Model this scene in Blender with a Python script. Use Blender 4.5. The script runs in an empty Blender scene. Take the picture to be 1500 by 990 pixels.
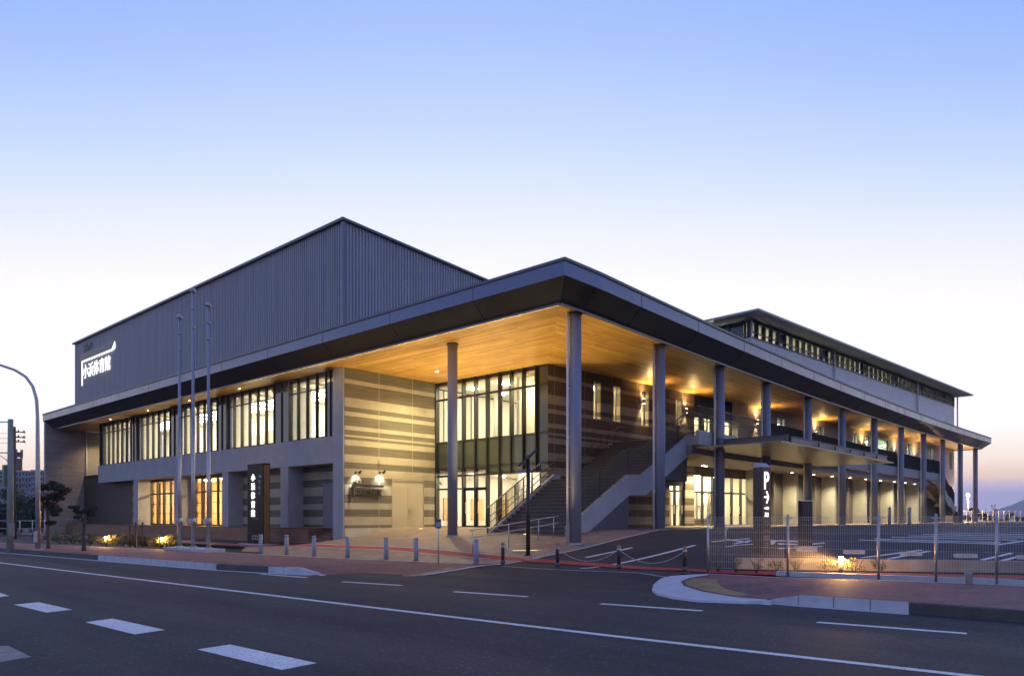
import bpy, math, random
from mathutils import Vector, Matrix
random.seed(7)
S = bpy.context.scene
COL = S.collection
R_ = math.radians

# ------------------------------------------------------------------ camera
# world x = along the long colonnade (away), y = along the street front (away), z up; pavement at z = 0
CX, CY, CZ = -21.51, -16.37, 1.5
FX, FY = .7412, .6713          # viewing direction
RX, RY = .6713, -.7412         # camera right
FPX, HX, HY = 1077., 750., 757.
cam = bpy.data.cameras.new('Camera')
cam.sensor_width = 36; cam.lens = 36 * FPX / 1500
cam.shift_y = (HY - 495) / 1500
cam.clip_start = .1; cam.clip_end = 40000
co = bpy.data.objects.new('Camera', cam); COL.objects.link(co)
co.location = (CX, CY, CZ)
co.rotation_euler = (R_(90), 0, math.atan2(FY, FX) - R_(90))
S.camera = co

# ------------------------------------------------------------------ world
W = bpy.data.worlds.new('World'); S.world = W; W.use_nodes = True
nt = W.node_tree; nt.nodes.clear()
def wn(t, **k):
    n = nt.nodes.new(t)
    for a, b in k.items(): setattr(n, a, b)
    return n
def ramp_set(r, stops, interp='LINEAR'):
    r.interpolation = interp
    while len(r.elements) > 1: r.elements.remove(r.elements[0])
    r.elements[0].position = stops[0][0]; r.elements[0].color = (*stops[0][1], 1)
    for p, c in stops[1:]:
        e = r.elements.new(p); e.color = (*c, 1)
def lin(r, g, b):
    f = lambda v: (v / 255 / 12.92) if v <= 10 else ((v / 255 + .055) / 1.055) ** 2.4
    return (f(r), f(g), f(b))
SUN_AZ = math.atan2(FY, FX) + R_(2)       # the glow after sunset lies behind the building
tc = wn('ShaderNodeTexCoord'); sep = wn('ShaderNodeSeparateXYZ')
nt.links.new(tc.outputs['Generated'], sep.inputs[0])
rmp = wn('ShaderNodeValToRGB')
EXP = .45
sk = lambda r, g, b, k=1.: tuple(v * k / 2 ** EXP for v in lin(r, g, b))
ramp_set(rmp.color_ramp, [
    (0.0, sk(192, 186, 226, 1.7)), (.012, sk(192, 186, 226, 1.7)), (.034, sk(196, 186, 222, 1.65)), (.046, sk(222, 200, 214, 1.6)),
    (.056, sk(255, 218, 178, 1.55)), (.078, sk(255, 234, 208, 1.5)), (.12, sk(255, 247, 241, 1.42)), (.19, sk(254, 248, 251, 1.36)),
    (.29, sk(251, 247, 255, 1.19)), (.37, sk(233, 238, 255, 1.13)), (.45, sk(205, 222, 255, 1.08)), (.54, sk(174, 201, 255, 1.05)),
    (.64, sk(146, 178, 254, 1.04)), (1.0, sk(112, 135, 222))])
# seen away from the glow the blue comes down lower: z * (1 + k * (1 - cos azimuth))
zz = wn('ShaderNodeMath', operation='MULTIPLY'); nt.links.new(sep.outputs['Z'], zz.inputs[0]); nt.links.new(sep.outputs['Z'], zz.inputs[1])
one = wn('ShaderNodeMath', operation='SUBTRACT'); one.inputs[0].default_value = 1.0001; nt.links.new(zz.outputs[0], one.inputs[1])
rt_ = wn('ShaderNodeMath', operation='SQRT'); nt.links.new(one.outputs[0], rt_.inputs[0])
dt0 = wn('ShaderNodeVectorMath', operation='DOT_PRODUCT'); dt0.inputs[1].default_value = (math.cos(SUN_AZ), math.sin(SUN_AZ), 0)
nt.links.new(tc.outputs['Generated'], dt0.inputs[0])
ca = wn('ShaderNodeMath', operation='DIVIDE'); nt.links.new(dt0.outputs['Value'], ca.inputs[0]); nt.links.new(rt_.outputs[0], ca.inputs[1])
kk = wn('ShaderNodeMath', operation='MULTIPLY_ADD'); kk.inputs[1].default_value = -1.15; kk.inputs[2].default_value = 2.15; nt.links.new(ca.outputs[0], kk.inputs[0])
ze = wn('ShaderNodeMath', operation='MULTIPLY'); nt.links.new(sep.outputs['Z'], ze.inputs[0]); nt.links.new(kk.outputs[0], ze.inputs[1])
nt.links.new(ze.outputs[0], rmp.inputs[0])
# the sky opposite the glow is darker and bluer
dotn = wn('ShaderNodeVectorMath', operation='DOT_PRODUCT')
dotn.inputs[1].default_value = (math.cos(SUN_AZ), math.sin(SUN_AZ), 0)
nt.links.new(tc.outputs['Generated'], dotn.inputs[0])
mr = wn('ShaderNodeMapRange'); mr.interpolation_type = 'SMOOTHSTEP'
mr.inputs['From Min'].default_value = -.9; mr.inputs['From Max'].default_value = .55
nt.links.new(dotn.outputs['Value'], mr.inputs['Value'])
mx = wn('ShaderNodeMix', data_type='RGBA')
back = wn('ShaderNodeValToRGB')
ramp_set(back.color_ramp, [(0, sk(142, 154, 190, 1.2)), (.1, sk(166, 180, 222, 1.25)), (.3, sk(160, 182, 230, 1.25)), (.6, sk(134, 158, 224, 1.15)), (1, sk(112, 135, 222))])
nt.links.new(sep.outputs['Z'], back.inputs[0])
nt.links.new(mr.outputs['Result'], mx.inputs['Factor'])
nt.links.new(back.outputs['Color'], mx.inputs['A']); nt.links.new(rmp.outputs['Color'], mx.inputs['B'])
# faint long clouds
mp = wn('ShaderNodeMapping'); mp.inputs['Scale'].default_value = (2.2, 2.2, 22)
nz = wn('ShaderNodeTexNoise'); nz.inputs['Scale'].default_value = 1.6; nz.inputs['Detail'].default_value = 4
nt.links.new(tc.outputs['Generated'], mp.inputs[0]); nt.links.new(mp.outputs[0], nz.inputs['Vector'])
mr2 = wn('ShaderNodeMapRange'); mr2.inputs['From Min'].default_value = .35; mr2.inputs['From Max'].default_value = .7
mr2.inputs['To Min'].default_value = .996; mr2.inputs['To Max'].default_value = 1.004
nt.links.new(nz.outputs['Fac'], mr2.inputs['Value'])
# physical dusk sky adds its own glow low over the horizon
sky = wn('ShaderNodeTexSky', sky_type='NISHITA')
sky.sun_disc = False; sky.sun_elevation = R_(1.0); sky.sun_rotation = R_(90) - SUN_AZ
skm = wn('ShaderNodeMix', data_type='RGBA', blend_type='ADD'); skm.inputs['Factor'].default_value = .004
nt.links.new(mx.outputs['Result'], skm.inputs['A']); nt.links.new(sky.outputs[0], skm.inputs['B'])
bg = wn('ShaderNodeBackground'); bg.inputs['Strength'].default_value = 1.0
mul = wn('ShaderNodeMix', data_type='RGBA', blend_type='MULTIPLY'); mul.inputs['Factor'].default_value = 1
nt.links.new(skm.outputs['Result'], mul.inputs['A']); nt.links.new(mr2.outputs['Result'], mul.inputs['B'])
nt.links.new(mul.outputs['Result'], bg.inputs['Color'])
wo = wn('ShaderNodeOutputWorld'); nt.links.new(bg.outputs[0], wo.inputs[0])
vs = S.view_settings
vs.view_transform = 'Standard'; vs.look = 'None'; vs.exposure = EXP; vs.gamma = 1; vs.use_curve_mapping = False
S.display_settings.display_device = 'sRGB'
cy = S.cycles
cy.use_denoising = True; cy.max_bounces = 7; cy.diffuse_bounces = 4; cy.glossy_bounces = 3
cy.transparent_max_bounces = 24; cy.transmission_bounces = 4
cy.sample_clamp_indirect = 6; cy.caustics_reflective = False; cy.caustics_refractive = False

# ------------------------------------------------------------------ helpers: sight lines
def ray(px, py=HY):
    a = (px - HX) / FPX
    return (FX + RX * a, FY + RY * a, (HY - py) / FPX)
def hit_x(px, py, x0):
    d = ray(px, py); t = (x0 - CX) / d[0]
    return Vector((x0, CY + d[1] * t, CZ + d[2] * t))
def hit_y(px, py, y0):
    d = ray(px, py); t = (y0 - CY) / d[1]
    return Vector((CX + d[0] * t, y0, CZ + d[2] * t))
def hit_z(px, py, z0):
    d = ray(px, py); t = (z0 - CZ) / d[2]
    return Vector((CX + d[0] * t, CY + d[1] * t, z0))
def hit_line(px, py, p, q):
    d = ray(px, py); ex, ey = q[0] - p[0], q[1] - p[1]
    t = ((p[0] - CX) * ey - (p[1] - CY) * ex) / (d[0] * ey - d[1] * ex)
    return Vector((CX + d[0] * t, CY + d[1] * t, CZ + d[2] * t))
XF = [(-90, 47), (-23, 7.8), (-13.3, 2.1), (-6.8, -1.7), (-5.6, -3.4), (-.7, -4.4), (6, -5.5), (21, -4.6), (90, -4.5)]
def xf(y):
    for (a, xa), (b, xb) in zip(XF, XF[1:]):
        if y <= b:
            return xa + (xb - xa) * max(0, (y - a)) / (b - a)
    return XF[-1][1]
def T(x, y):
    t = min(1, max(0, (x - xf(y)) / 8.5))
    k = 1.
    if y > 12.5 and x < 2: u = min(1, (y - 12.5) / 4.5); k = 1 - .75 * u * u * (3 - 2 * u)
    return k * .95 * (.45 * t + .55 * t * t * (3 - 2 * t)) if t < 1 else .95
def G(px, py, dz=0):
    """where the sight line first meets the ground"""
    d = ray(px, py); t = 6.
    f = lambda t: CZ + d[2] * t - T(CX + d[0] * t, CY + d[1] * t) - dz
    while t < 140 and f(t) > 0: t += .25
    lo, hi = t - .25, t
    for _ in range(30):
        m = (lo + hi) / 2
        if f(m) > 0: lo = m
        else: hi = m
    return Vector((CX + d[0] * hi, CY + d[1] * hi, CZ + d[2] * hi))
def bow(x):
    u = max(0, min(1, x / 72.2)); return 3.5 * u * (1 - u)
def hit_bow(px, off=0):
    lo = 3.
    d = ray(px)
    y = off
    for _ in range(60):
        p = hit_y(px, HY, y); y = .5 * y + .5 * (bow(p.x) + off)
    return p.x, y
WP, WQ = (6.25, 6.4), (71.5, 1.95)        # the long wall behind the colonnade
def wl(x): return WP[1] + (WQ[1] - WP[1]) * (x - WP[0]) / (WQ[0] - WP[0])

# ------------------------------------------------------------------ helpers: materials
MATS = {}
def node_mat(name):
    m = bpy.data.materials.new(name); m.use_nodes = True
    return m, m.node_tree, m.node_tree.nodes['Principled BSDF']
def mat(name, col, rough=.6, metal=0., var=0., scale=4., bump=0., bscale=30., stretch=(1, 1, 1), spec=.5, fine=0.):
    if name in MATS: return MATS[name]
    m, t, b = node_mat(name); N = t.nodes; L = t.links
    b.inputs['Base Color'].default_value = (*col, 1); b.inputs['Roughness'].default_value = rough
    b.inputs['Metallic'].default_value = metal; b.inputs['Specular IOR Level'].default_value = spec
    if var or bump or fine:
        c = N.new('ShaderNodeTexCoord'); mpn = N.new('ShaderNodeMapping'); mpn.inputs['Scale'].default_value = stretch
        L.new(c.outputs['Object'], mpn.inputs[0])
        if var:
            n = N.new('ShaderNodeTexNoise'); n.inputs['Scale'].default_value = scale; n.inputs['Detail'].default_value = 6; n.inputs['Roughness'].default_value = .6
            L.new(mpn.outputs[0], n.inputs['Vector'])
            r = N.new('ShaderNodeValToRGB')
            ramp_set(r.color_ramp, [(.28, tuple(max(0, v * (1 - var)) for v in col)), (.72, tuple(min(1, v * (1 + var)) for v in col))])
            L.new(n.outputs['Fac'], r.inputs[0])
            outc = r.outputs['Color']
            if fine:
                n3 = N.new('ShaderNodeTexNoise'); n3.inputs['Scale'].default_value = scale * 60; n3.inputs['Detail'].default_value = 2
                L.new(mpn.outputs[0], n3.inputs['Vector'])
                q = N.new('ShaderNodeMapRange'); q.inputs['From Min'].default_value = .3; q.inputs['From Max'].default_value = .7
                q.inputs['To Min'].default_value = 1 - fine; q.inputs['To Max'].default_value = 1 + fine
                L.new(n3.outputs['Fac'], q.inputs['Value'])
                mm = N.new('ShaderNodeMix'); mm.data_type = 'RGBA'; mm.blend_type = 'MULTIPLY'; mm.inputs['Factor'].default_value = 1
                L.new(outc, mm.inputs['A']); L.new(q.outputs['Result'], mm.inputs['B']); outc = mm.outputs['Result']
            L.new(outc, b.inputs['Base Color'])
            rr = N.new('ShaderNodeMapRange'); rr.inputs['To Min'].default_value = max(0, rough - .12); rr.inputs['To Max'].default_value = min(1, rough + .12)
            L.new(n.outputs['Fac'], rr.inputs['Value']); L.new(rr.outputs['Result'], b.inputs['Roughness'])
        if bump:
            n2 = N.new('ShaderNodeTexNoise'); n2.inputs['Scale'].default_value = bscale; n2.inputs['Detail'].default_value = 4
            L.new(mpn.outputs[0], n2.inputs['Vector'])
            bp = N.new('ShaderNodeBump'); bp.inputs['Strength'].default_value = bump; bp.inputs['Distance'].default_value = .02
            L.new(n2.outputs['Fac'], bp.inputs['Height']); L.new(bp.outputs[0], b.inputs['Normal'])
    MATS[name] = m
    return m
def worn(m, under, amount=.53):
    t = m.node_tree; b = t.nodes['Principled BSDF']; src = b.inputs['Base Color'].links[0].from_socket
    g = t.nodes.new('ShaderNodeNewGeometry'); n = t.nodes.new('ShaderNodeTexNoise'); n.inputs['Scale'].default_value = 22; n.inputs['Detail'].default_value = 6; n.inputs['Roughness'].default_value = .75
    t.links.new(g.outputs['Position'], n.inputs['Vector'])
    q = t.nodes.new('ShaderNodeMapRange'); q.inputs['From Min'].default_value = amount; q.inputs['From Max'].default_value = amount + .12; q.inputs['To Min'].default_value = 0; q.inputs['To Max'].default_value = .75; t.links.new(n.outputs['Fac'], q.inputs['Value'])
    mm = t.nodes.new('ShaderNodeMix'); mm.data_type = 'RGBA'; t.links.new(q.outputs['Result'], mm.inputs['Factor']); t.links.new(src, mm.inputs['A']); mm.inputs['B'].default_value = (*under, 1)
    t.links.new(mm.outputs['Result'], b.inputs['Base Color'])
def emit(name, col, s):
    if name in MATS: return MATS[name]
    m = bpy.data.materials.new(name); m.use_nodes = True
    t = m.node_tree; t.nodes.clear()
    e = t.nodes.new('ShaderNodeEmission'); e.inputs[0].default_value = (*col, 1); e.inputs[1].default_value = s
    o = t.nodes.new('ShaderNodeOutputMaterial'); t.links.new(e.outputs[0], o.inputs[0])
    MATS[name] = m; return m
def glass(name, tint=(.93, .95, .95), refl=1.0):
    m = bpy.data.materials.new(name); m.use_nodes = True
    t = m.node_tree; t.nodes.clear()
    tr = t.nodes.new('ShaderNodeBsdfTransparent'); tr.inputs[0].default_value = (*tint, 1)
    gl = t.nodes.new('ShaderNodeBsdfGlossy'); gl.inputs['Roughness'].default_value = .01; gl.inputs['Color'].default_value = (refl, refl, refl, 1)
    lw_ = t.nodes.new('ShaderNodeLayerWeight'); lw_.inputs[0].default_value = .5
    pw = t.nodes.new('ShaderNodeMath'); pw.operation = 'POWER'; pw.inputs[1].default_value = 4.; t.links.new(lw_.outputs['Facing'], pw.inputs[0])
    ma = t.nodes.new('ShaderNodeMath'); ma.operation = 'MULTIPLY_ADD'; ma.inputs[1].default_value = .85; ma.inputs[2].default_value = .05; t.links.new(pw.outputs[0], ma.inputs[0])
    mxx = t.nodes.new('ShaderNodeMixShader'); o = t.nodes.new('ShaderNodeOutputMaterial')
    t.links.new(ma.outputs[0], mxx.inputs[0]); t.links.new(tr.outputs[0], mxx.inputs[1]); t.links.new(gl.outputs[0], mxx.inputs[2])
    t.links.new(mxx.outputs[0], o.inputs[0]); return m
def brick_mat(name, c1, c2, cm, bw, bh, mortar, rough=.7, rot=0., bump=.3, plane='XY', var=.25, offset=.5):
    """tiles, setts or boards laid in the plane given, in world metres"""
    m, t, b = node_mat(name); N = t.nodes; L = t.links
    g = N.new('ShaderNodeNewGeometry')
    src = g.outputs['Position']
    sp = N.new('ShaderNodeSeparateXYZ'); cb = N.new('ShaderNodeCombineXYZ'); L.new(src, sp.inputs[0])
    a, c = plane[0], plane[1]
    L.new(sp.outputs[a], cb.inputs[0]); L.new(sp.outputs[c], cb.inputs[1])
    mpn = N.new('ShaderNodeMapping'); mpn.inputs['Rotation'].default_value = (0, 0, rot); L.new(cb.outputs[0], mpn.inputs[0])
    br = N.new('ShaderNodeTexBrick'); br.offset = offset
    br.inputs['Scale'].default_value = 1; br.inputs['Brick Width'].default_value = bw; br.inputs['Row Height'].default_value = bh
    br.inputs['Mortar Size'].default_value = mortar; br.inputs['Color1'].default_value = (*c1, 1); br.inputs['Color2'].default_value = (*c2, 1); br.inputs['Mortar'].default_value = (*cm, 1)
    br.inputs['Mortar Smooth'].default_value = .2; br.inputs['Bias'].default_value = 0
    L.new(mpn.outputs[0], br.inputs['Vector'])
    n = N.new('ShaderNodeTexNoise'); n.inputs['Scale'].default_value = 1.3; n.inputs['Detail'].default_value = 8; n.inputs['Roughness'].default_value = .65
    L.new(src, n.inputs['Vector'])
    q = N.new('ShaderNodeMapRange'); q.inputs['From Min'].default_value = .3; q.inputs['From Max'].default_value = .7
    q.inputs['To Min'].default_value = 1 - var; q.inputs['To Max'].default_value = 1 + var; L.new(n.outputs['Fac'], q.inputs['Value'])
    mm = N.new('ShaderNodeMix'); mm.data_type = 'RGBA'; mm.blend_type = 'MULTIPLY'; mm.inputs['Factor'].default_value = 1
    L.new(br.outputs['Color'], mm.inputs['A']); L.new(q.outputs['Result'], mm.inputs['B']); L.new(mm.outputs['Result'], b.inputs['Base Color'])
    b.inputs['Roughness'].default_value = rough
    bp = N.new('ShaderNodeBump'); bp.inputs['Strength'].default_value = bump; bp.inputs['Distance'].default_value = .01; bp.invert = True
    L.new(br.outputs['Fac'], bp.inputs['Height']); L.new(bp.outputs[0], b.inputs['Normal'])
    MATS[name] = m; return m

BANDS = [(.0, 0), (.92, 1), (1.06, 0), (1.48, 1), (1.88, 0), (2.21, 1), (2.62, 0), (3.1, 1), (3.5, 0), (3.91, 1), (4.23, 0), (4.63, 1), (5.08, 0), (5.37, 1),
         (5.50, 0), (5.61, 1), (5.84, 0), (6.05, 1), (6.56, 0), (6.78, 1), (7.0, 0), (7.48, 1), (8.17, 0), (8.37, 1), (8.97, 0)]
def band_mat(name, light, dark, rough=.75):
    """cast wall with smooth pale bands and darker board-marked bands (heights in metres)"""
    m, t, b = node_mat(name); N = t.nodes; L = t.links
    g = N.new('ShaderNodeNewGeometry'); sp = N.new('ShaderNodeSeparateXYZ'); L.new(g.outputs['Position'], sp.inputs[0])
    dv = N.new('ShaderNodeMath'); dv.operation = 'DIVIDE'; dv.inputs[1].default_value = 9.; L.new(sp.outputs['Z'], dv.inputs[0])
    r = N.new('ShaderNodeValToRGB')
    ramp_set(r.color_ramp, [(z / 9, (v, v, v)) for z, v in BANDS], 'CONSTANT')
    L.new(dv.outputs[0], r.inputs[0])
    mpn = N.new('ShaderNodeMapping'); mpn.inputs['Scale'].default_value = (.6, .6, 26); L.new(g.outputs['Position'], mpn.inputs[0])
    n = N.new('ShaderNodeTexNoise'); n.inputs['Scale'].default_value = 1.; n.inputs['Detail'].default_value = 7; n.inputs['Roughness'].default_value = .6; L.new(mpn.outputs[0], n.inputs['Vector'])
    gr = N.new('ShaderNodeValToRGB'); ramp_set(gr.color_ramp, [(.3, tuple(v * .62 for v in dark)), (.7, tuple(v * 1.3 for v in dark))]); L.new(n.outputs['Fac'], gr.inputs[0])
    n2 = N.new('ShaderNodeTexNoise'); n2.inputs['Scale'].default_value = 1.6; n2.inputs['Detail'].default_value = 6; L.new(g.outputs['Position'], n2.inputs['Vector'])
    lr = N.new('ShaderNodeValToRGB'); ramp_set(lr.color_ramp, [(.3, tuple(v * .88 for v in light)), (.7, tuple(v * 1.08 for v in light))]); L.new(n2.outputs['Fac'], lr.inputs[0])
    mm = N.new('ShaderNodeMix'); mm.data_type = 'RGBA'
    L.new(r.outputs['Color'], mm.inputs['Factor']); L.new(lr.outputs['Color'], mm.inputs['A']); L.new(gr.outputs['Color'], mm.inputs['B'])
    # thin joints between the cast panels every 2.5 m
    ax = N.new('ShaderNodeMath'); ax.operation = 'ADD'; L.new(sp.outputs['X'], ax.inputs[0]); ax.inputs[1].default_value = .05
    md = N.new('ShaderNodeMath'); md.operation = 'MODULO'; L.new(ax.outputs[0], md.inputs[0]); md.inputs[1].default_value = 2.25
    lt = N.new('ShaderNodeMath'); lt.operation = 'LESS_THAN'; L.new(md.outputs[0], lt.inputs[0]); lt.inputs[1].default_value = .022
    m2 = N.new('ShaderNodeMix'); m2.data_type = 'RGBA'; L.new(lt.outputs[0], m2.inputs['Factor']); L.new(mm.outputs['Result'], m2.inputs['A']); m2.inputs['B'].default_value = (*[min(1, v * 1.15) for v in light], 1)
    L.new(m2.outputs['Result'], b.inputs['Base Color'])
    bp = N.new('ShaderNodeBump'); bp.inputs['Strength'].default_value = .35; bp.inputs['Distance'].default_value = .02; L.new(n.outputs['Fac'], bp.inputs['Height']); L.new(bp.outputs[0], b.inputs['Normal'])
    b.inputs['Roughness'].default_value = rough
    MATS[name] = m; return m

# ------------------------------------------------------------------ helpers: meshes
class MB:
    def __init__(s): s.v = []; s.f = []; s.mi = []; s.sm = []
    def add(s, vs_, fs, mi=0, smooth=False):
        o = len(s.v); s.v += [tuple(v) for v in vs_]
        for f in fs: s.f.append(tuple(i + o for i in f)); s.mi.append(mi); s.sm.append(smooth)
    def box(s, x0, x1, y0, y1, z0, z1, mi=0):
        if x0 > x1: x0, x1 = x1, x0
        if y0 > y1: y0, y1 = y1, y0
        if z0 > z1: z0, z1 = z1, z0
        s.add([(x0, y0, z0), (x1, y0, z0), (x1, y1, z0), (x0, y1, z0), (x0, y0, z1), (x1, y0, z1), (x1, y1, z1), (x0, y1, z1)],
              [(0, 3, 2, 1), (4, 5, 6, 7), (0, 1, 5, 4), (1, 2, 6, 5), (2, 3, 7, 6), (3, 0, 4, 7)], mi)
    def bar(s, a, b, w, h=None, up=(0, 0, 1), mi=0):
        """rectangular bar from a to b, w across, h along up"""
        h = w if h is None else h
        a, b = Vector(a), Vector(b); d = (b - a).normalized(); u = Vector(up)
        if abs(d.dot(u)) > .99: u = Vector((1, 0, 0))
        sd = d.cross(u).normalized(); u = sd.cross(d).normalized()
        vs_ = [p + sd * (i * w / 2) + u * (j * h / 2) for p in (a, b) for i, j in ((-1, -1), (1, -1), (1, 1), (-1, 1))]
        s.add(vs_, [(0, 1, 2, 3), (7, 6, 5, 4), (0, 4, 5, 1), (1, 5, 6, 2), (2, 6, 7, 3), (3, 7, 4, 0)], mi)
    def tube(s, pts, rad, n=10, mi=0, cap=True, smooth=True):
        pts = [Vector(p) for p in pts]
        rad = rad if isinstance(rad, (list, tuple)) else [rad] * len(pts)
        o = len(s.v); prev = None
        for i, p in enumerate(pts):
            d = (pts[min(i + 1, len(pts) - 1)] - pts[max(i - 1, 0)]).normalized()
            if prev is None:
                u = d.orthogonal().normalized()
            else:
                u = (prev - d * prev.dot(d)).normalized()
            prev = u; w = d.cross(u)
            for k in range(n):
                a = 2 * math.pi * k / n
                s.v.append(tuple(p + (u * math.cos(a) + w * math.sin(a)) * rad[i]))
        for i in range(len(pts) - 1):
            for k in range(n):
                k2 = (k + 1) % n
                s.f.append((o + i * n + k, o + i * n + k2, o + (i + 1) * n + k2, o + (i + 1) * n + k)); s.mi.append(mi); s.sm.append(smooth)
        if cap:
            s.f.append(tuple(o + k for k in reversed(range(n)))); s.mi.append(mi); s.sm.append(False)
            e = o + (len(pts) - 1) * n
            s.f.append(tuple(e + k for k in range(n))); s.mi.append(mi); s.sm.append(False)
    def cyl(s, x, y, z0, z1, r, n=20, mi=0, r2=None): s.tube([(x, y, z0), (x, y, z1)], [r, r if r2 is None else r2], n, mi)
    def ball(s, c, r, n=10, mi=0, sq=(1, 1, 1)):
        o = len(s.v); k = n // 2
        vs_ = []
        for i in range(k + 1):
            th = math.pi * i / k
            for j in range(n):
                ph = 2 * math.pi * j / n
                vs_.append((c[0] + r * sq[0] * math.sin(th) * math.cos(ph), c[1] + r * sq[1] * math.sin(th) * math.sin(ph), c[2] + r * sq[2] * math.cos(th)))
        fs = [(i * n + j, (i + 1) * n + j, (i + 1) * n + (j + 1) % n, i * n + (j + 1) % n) for i in range(k) for j in range(n)]
        s.add(vs_, fs, mi, True)
    def prism(s, poly, d, mi=0):
        """planar polygon (3-D points) pushed along d"""
        n = len(poly); d = Vector(d)
        vs_ = [Vector(p) for p in poly] + [Vector(p) + d for p in poly]
        s.add(vs_, [tuple(range(n)), tuple(range(2 * n - 1, n - 1, -1))] + [(i, i + n, (i + 1) % n + n, (i + 1) % n) for i in range(n)], mi)
    def wall(s, p, q, z0, z1, th, holes=(), mi=0):
        """upright wall from p to q (plan), th to the left of p->q; holes = (s0, s1, z0, z1) along the wall"""
        p, q = Vector((p[0], p[1])), Vector((q[0], q[1])); L = (q - p).length; d = (q - p) / L; n = Vector((-d.y, d.x)) * th
        ss = sorted({0, L, *[max(0, min(L, v)) for h in holes for v in h[:2]]}); zs = sorted({z0, z1, *[max(z0, min(z1, v)) for h in holes for v in h[2:]]})
        def solid(i, j):
            if i < 0 or j < 0 or i >= len(ss) - 1 or j >= len(zs) - 1: return False
            a, b = (ss[i] + ss[i + 1]) / 2, (zs[j] + zs[j + 1]) / 2
            return not any(h[0] < a < h[1] and h[2] < b < h[3] for h in holes)
        P = lambda a, z, k: (p.x + d.x * a + n.x * k, p.y + d.y * a + n.y * k, z)
        for i in range(len(ss) - 1):
            for j in range(len(zs) - 1):
                if not solid(i, j): continue
                a, b, c, e = ss[i], ss[i + 1], zs[j], zs[j + 1]
                s.add([P(a, c, 0), P(b, c, 0), P(b, e, 0), P(a, e, 0)], [(0, 1, 2, 3)], mi)
                s.add([P(a, c, 1), P(b, c, 1), P(b, e, 1), P(a, e, 1)], [(3, 2, 1, 0)], mi)
                if not solid(i - 1, j): s.add([P(a, c, 0), P(a, e, 0), P(a, e, 1), P(a, c, 1)], [(0, 1, 2, 3)], mi)
                if not solid(i + 1, j): s.add([P(b, c, 0), P(b, e, 0), P(b, e, 1), P(b, c, 1)], [(3, 2, 1, 0)], mi)
                if not solid(i, j - 1): s.add([P(a, c, 0), P(b, c, 0), P(b, c, 1), P(a, c, 1)], [(3, 2, 1, 0)], mi)
                if not solid(i, j + 1): s.add([P(a, e, 0), P(b, e, 0), P(b, e, 1), P(a, e, 1)], [(0, 1, 2, 3)], mi)
    def build(s, name, mats, parent=None, org=None):
        """one mesh object; the mesh is stored about org (world) so that the object sits at its base"""
        mats = mats if isinstance(mats, (list, tuple)) else [mats]
        if org is None: org = tuple(parent['_w']) if parent is not None and '_w' in parent else (0, 0, 0)
        me = bpy.data.meshes.new(name)
        me.from_pydata([(v[0] - org[0], v[1] - org[1], v[2] - org[2]) for v in s.v], [], s.f)
        for m in mats: me.materials.append(m)
        me.polygons.foreach_set('material_index', s.mi); me.polygons.foreach_set('use_smooth', s.sm); me.update()
        o = bpy.data.objects.new(name, me); COL.objects.link(o)
        o['_w'] = [float(v) for v in org]
        if parent is not None:
            o.parent = parent
            pw = parent['_w']; o.location = (org[0] - pw[0], org[1] - pw[1], org[2] - pw[2])
        else: o.location = org
        return o
def tag(o, label=None, cat=None, group=None, kind=None):
    if label: o['label'] = label
    if cat: o['category'] = cat
    if group: o['group'] = group
    if kind: o['kind'] = kind
    return o
def thing(name, loc, label, cat, group=None, rz=0):
    o = bpy.data.objects.new(name, None); COL.objects.link(o); o.location = loc; o.rotation_euler = (0, 0, rz)
    o.empty_display_size = .2; o['_w'] = [float(v) for v in loc]
    return tag(o, label, cat, group)
def local(name, loc, label, cat, group=None, rz=0):
    """a thing whose parts are modelled about (0,0,0)"""
    o = thing(name, loc, label, cat, group, rz); o['_w'] = [0., 0., 0.]; return o
def dup(root, loc, rz=None, label=None, group=None):
    r = root.copy(); COL.objects.link(r); r.location = loc
    if rz is not None: r.rotation_euler = (0, 0, rz)
    if label: r['label'] = label
    if group: r['group'] = group
    for ch in list(root.children):
        c = ch.copy(); COL.objects.link(c); c.parent = r
        for g in list(ch.children):
            d = g.copy(); COL.objects.link(d); d.parent = c
    return r
def light(kind, loc, power, col, parent=None, aim=None, **k):
    l = bpy.data.lights.new(kind.lower() + '_lamp', kind); l.energy = power; l.color = col
    for a, b in k.items(): setattr(l, a, b)
    o = bpy.data.objects.new(l.name, l); COL.objects.link(o)
    if aim is not None: o.rotation_euler = (Vector(aim) - Vector(loc)).to_track_quat('-Z', 'Y').to_euler()
    if parent is not None:
        o.parent = parent; pw = parent['_w']; o.location = tuple(loc[i] - pw[i] for i in range(3))
    else: o.location = loc
    return o
def lamps(boxes, m, par, kind='box'):
    for b in boxes:
        mb = MB()
        if kind == 'box': mb.box(*b)
        elif kind == 'cyl': mb.cyl(*b)
        else: wbox(mb, *b)
        mb.build('ceiling_lamp', m, par)
def text_into(mb, body, size, origin, right, up, extrude=.02, bold=0., mi=0, align='LEFT', stretch=1.):
    """lettering as a mesh, laid from origin along right and up"""
    c = bpy.data.curves.new('lettering', 'FONT'); c.body = body; c.size = size; c.extrude = extrude; c.offset = bold; c.align_x = align; c.resolution_u = 3
    o = bpy.data.objects.new('lettering', c); COL.objects.link(o)
    dg = bpy.context.evaluated_depsgraph_get(); me = bpy.data.meshes.new_from_object(o.evaluated_get(dg))
    rt, u = Vector(right), Vector(up); nn = rt.cross(u); og = Vector(origin)
    mb.add([og + rt * (v.co.x * stretch) + u * v.co.y + nn * v.co.z for v in me.vertices], [tuple(p.vertices) for p in me.polygons], mi)
    bpy.data.objects.remove(o); bpy.data.curves.remove(c); bpy.data.meshes.remove(me)

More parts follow.
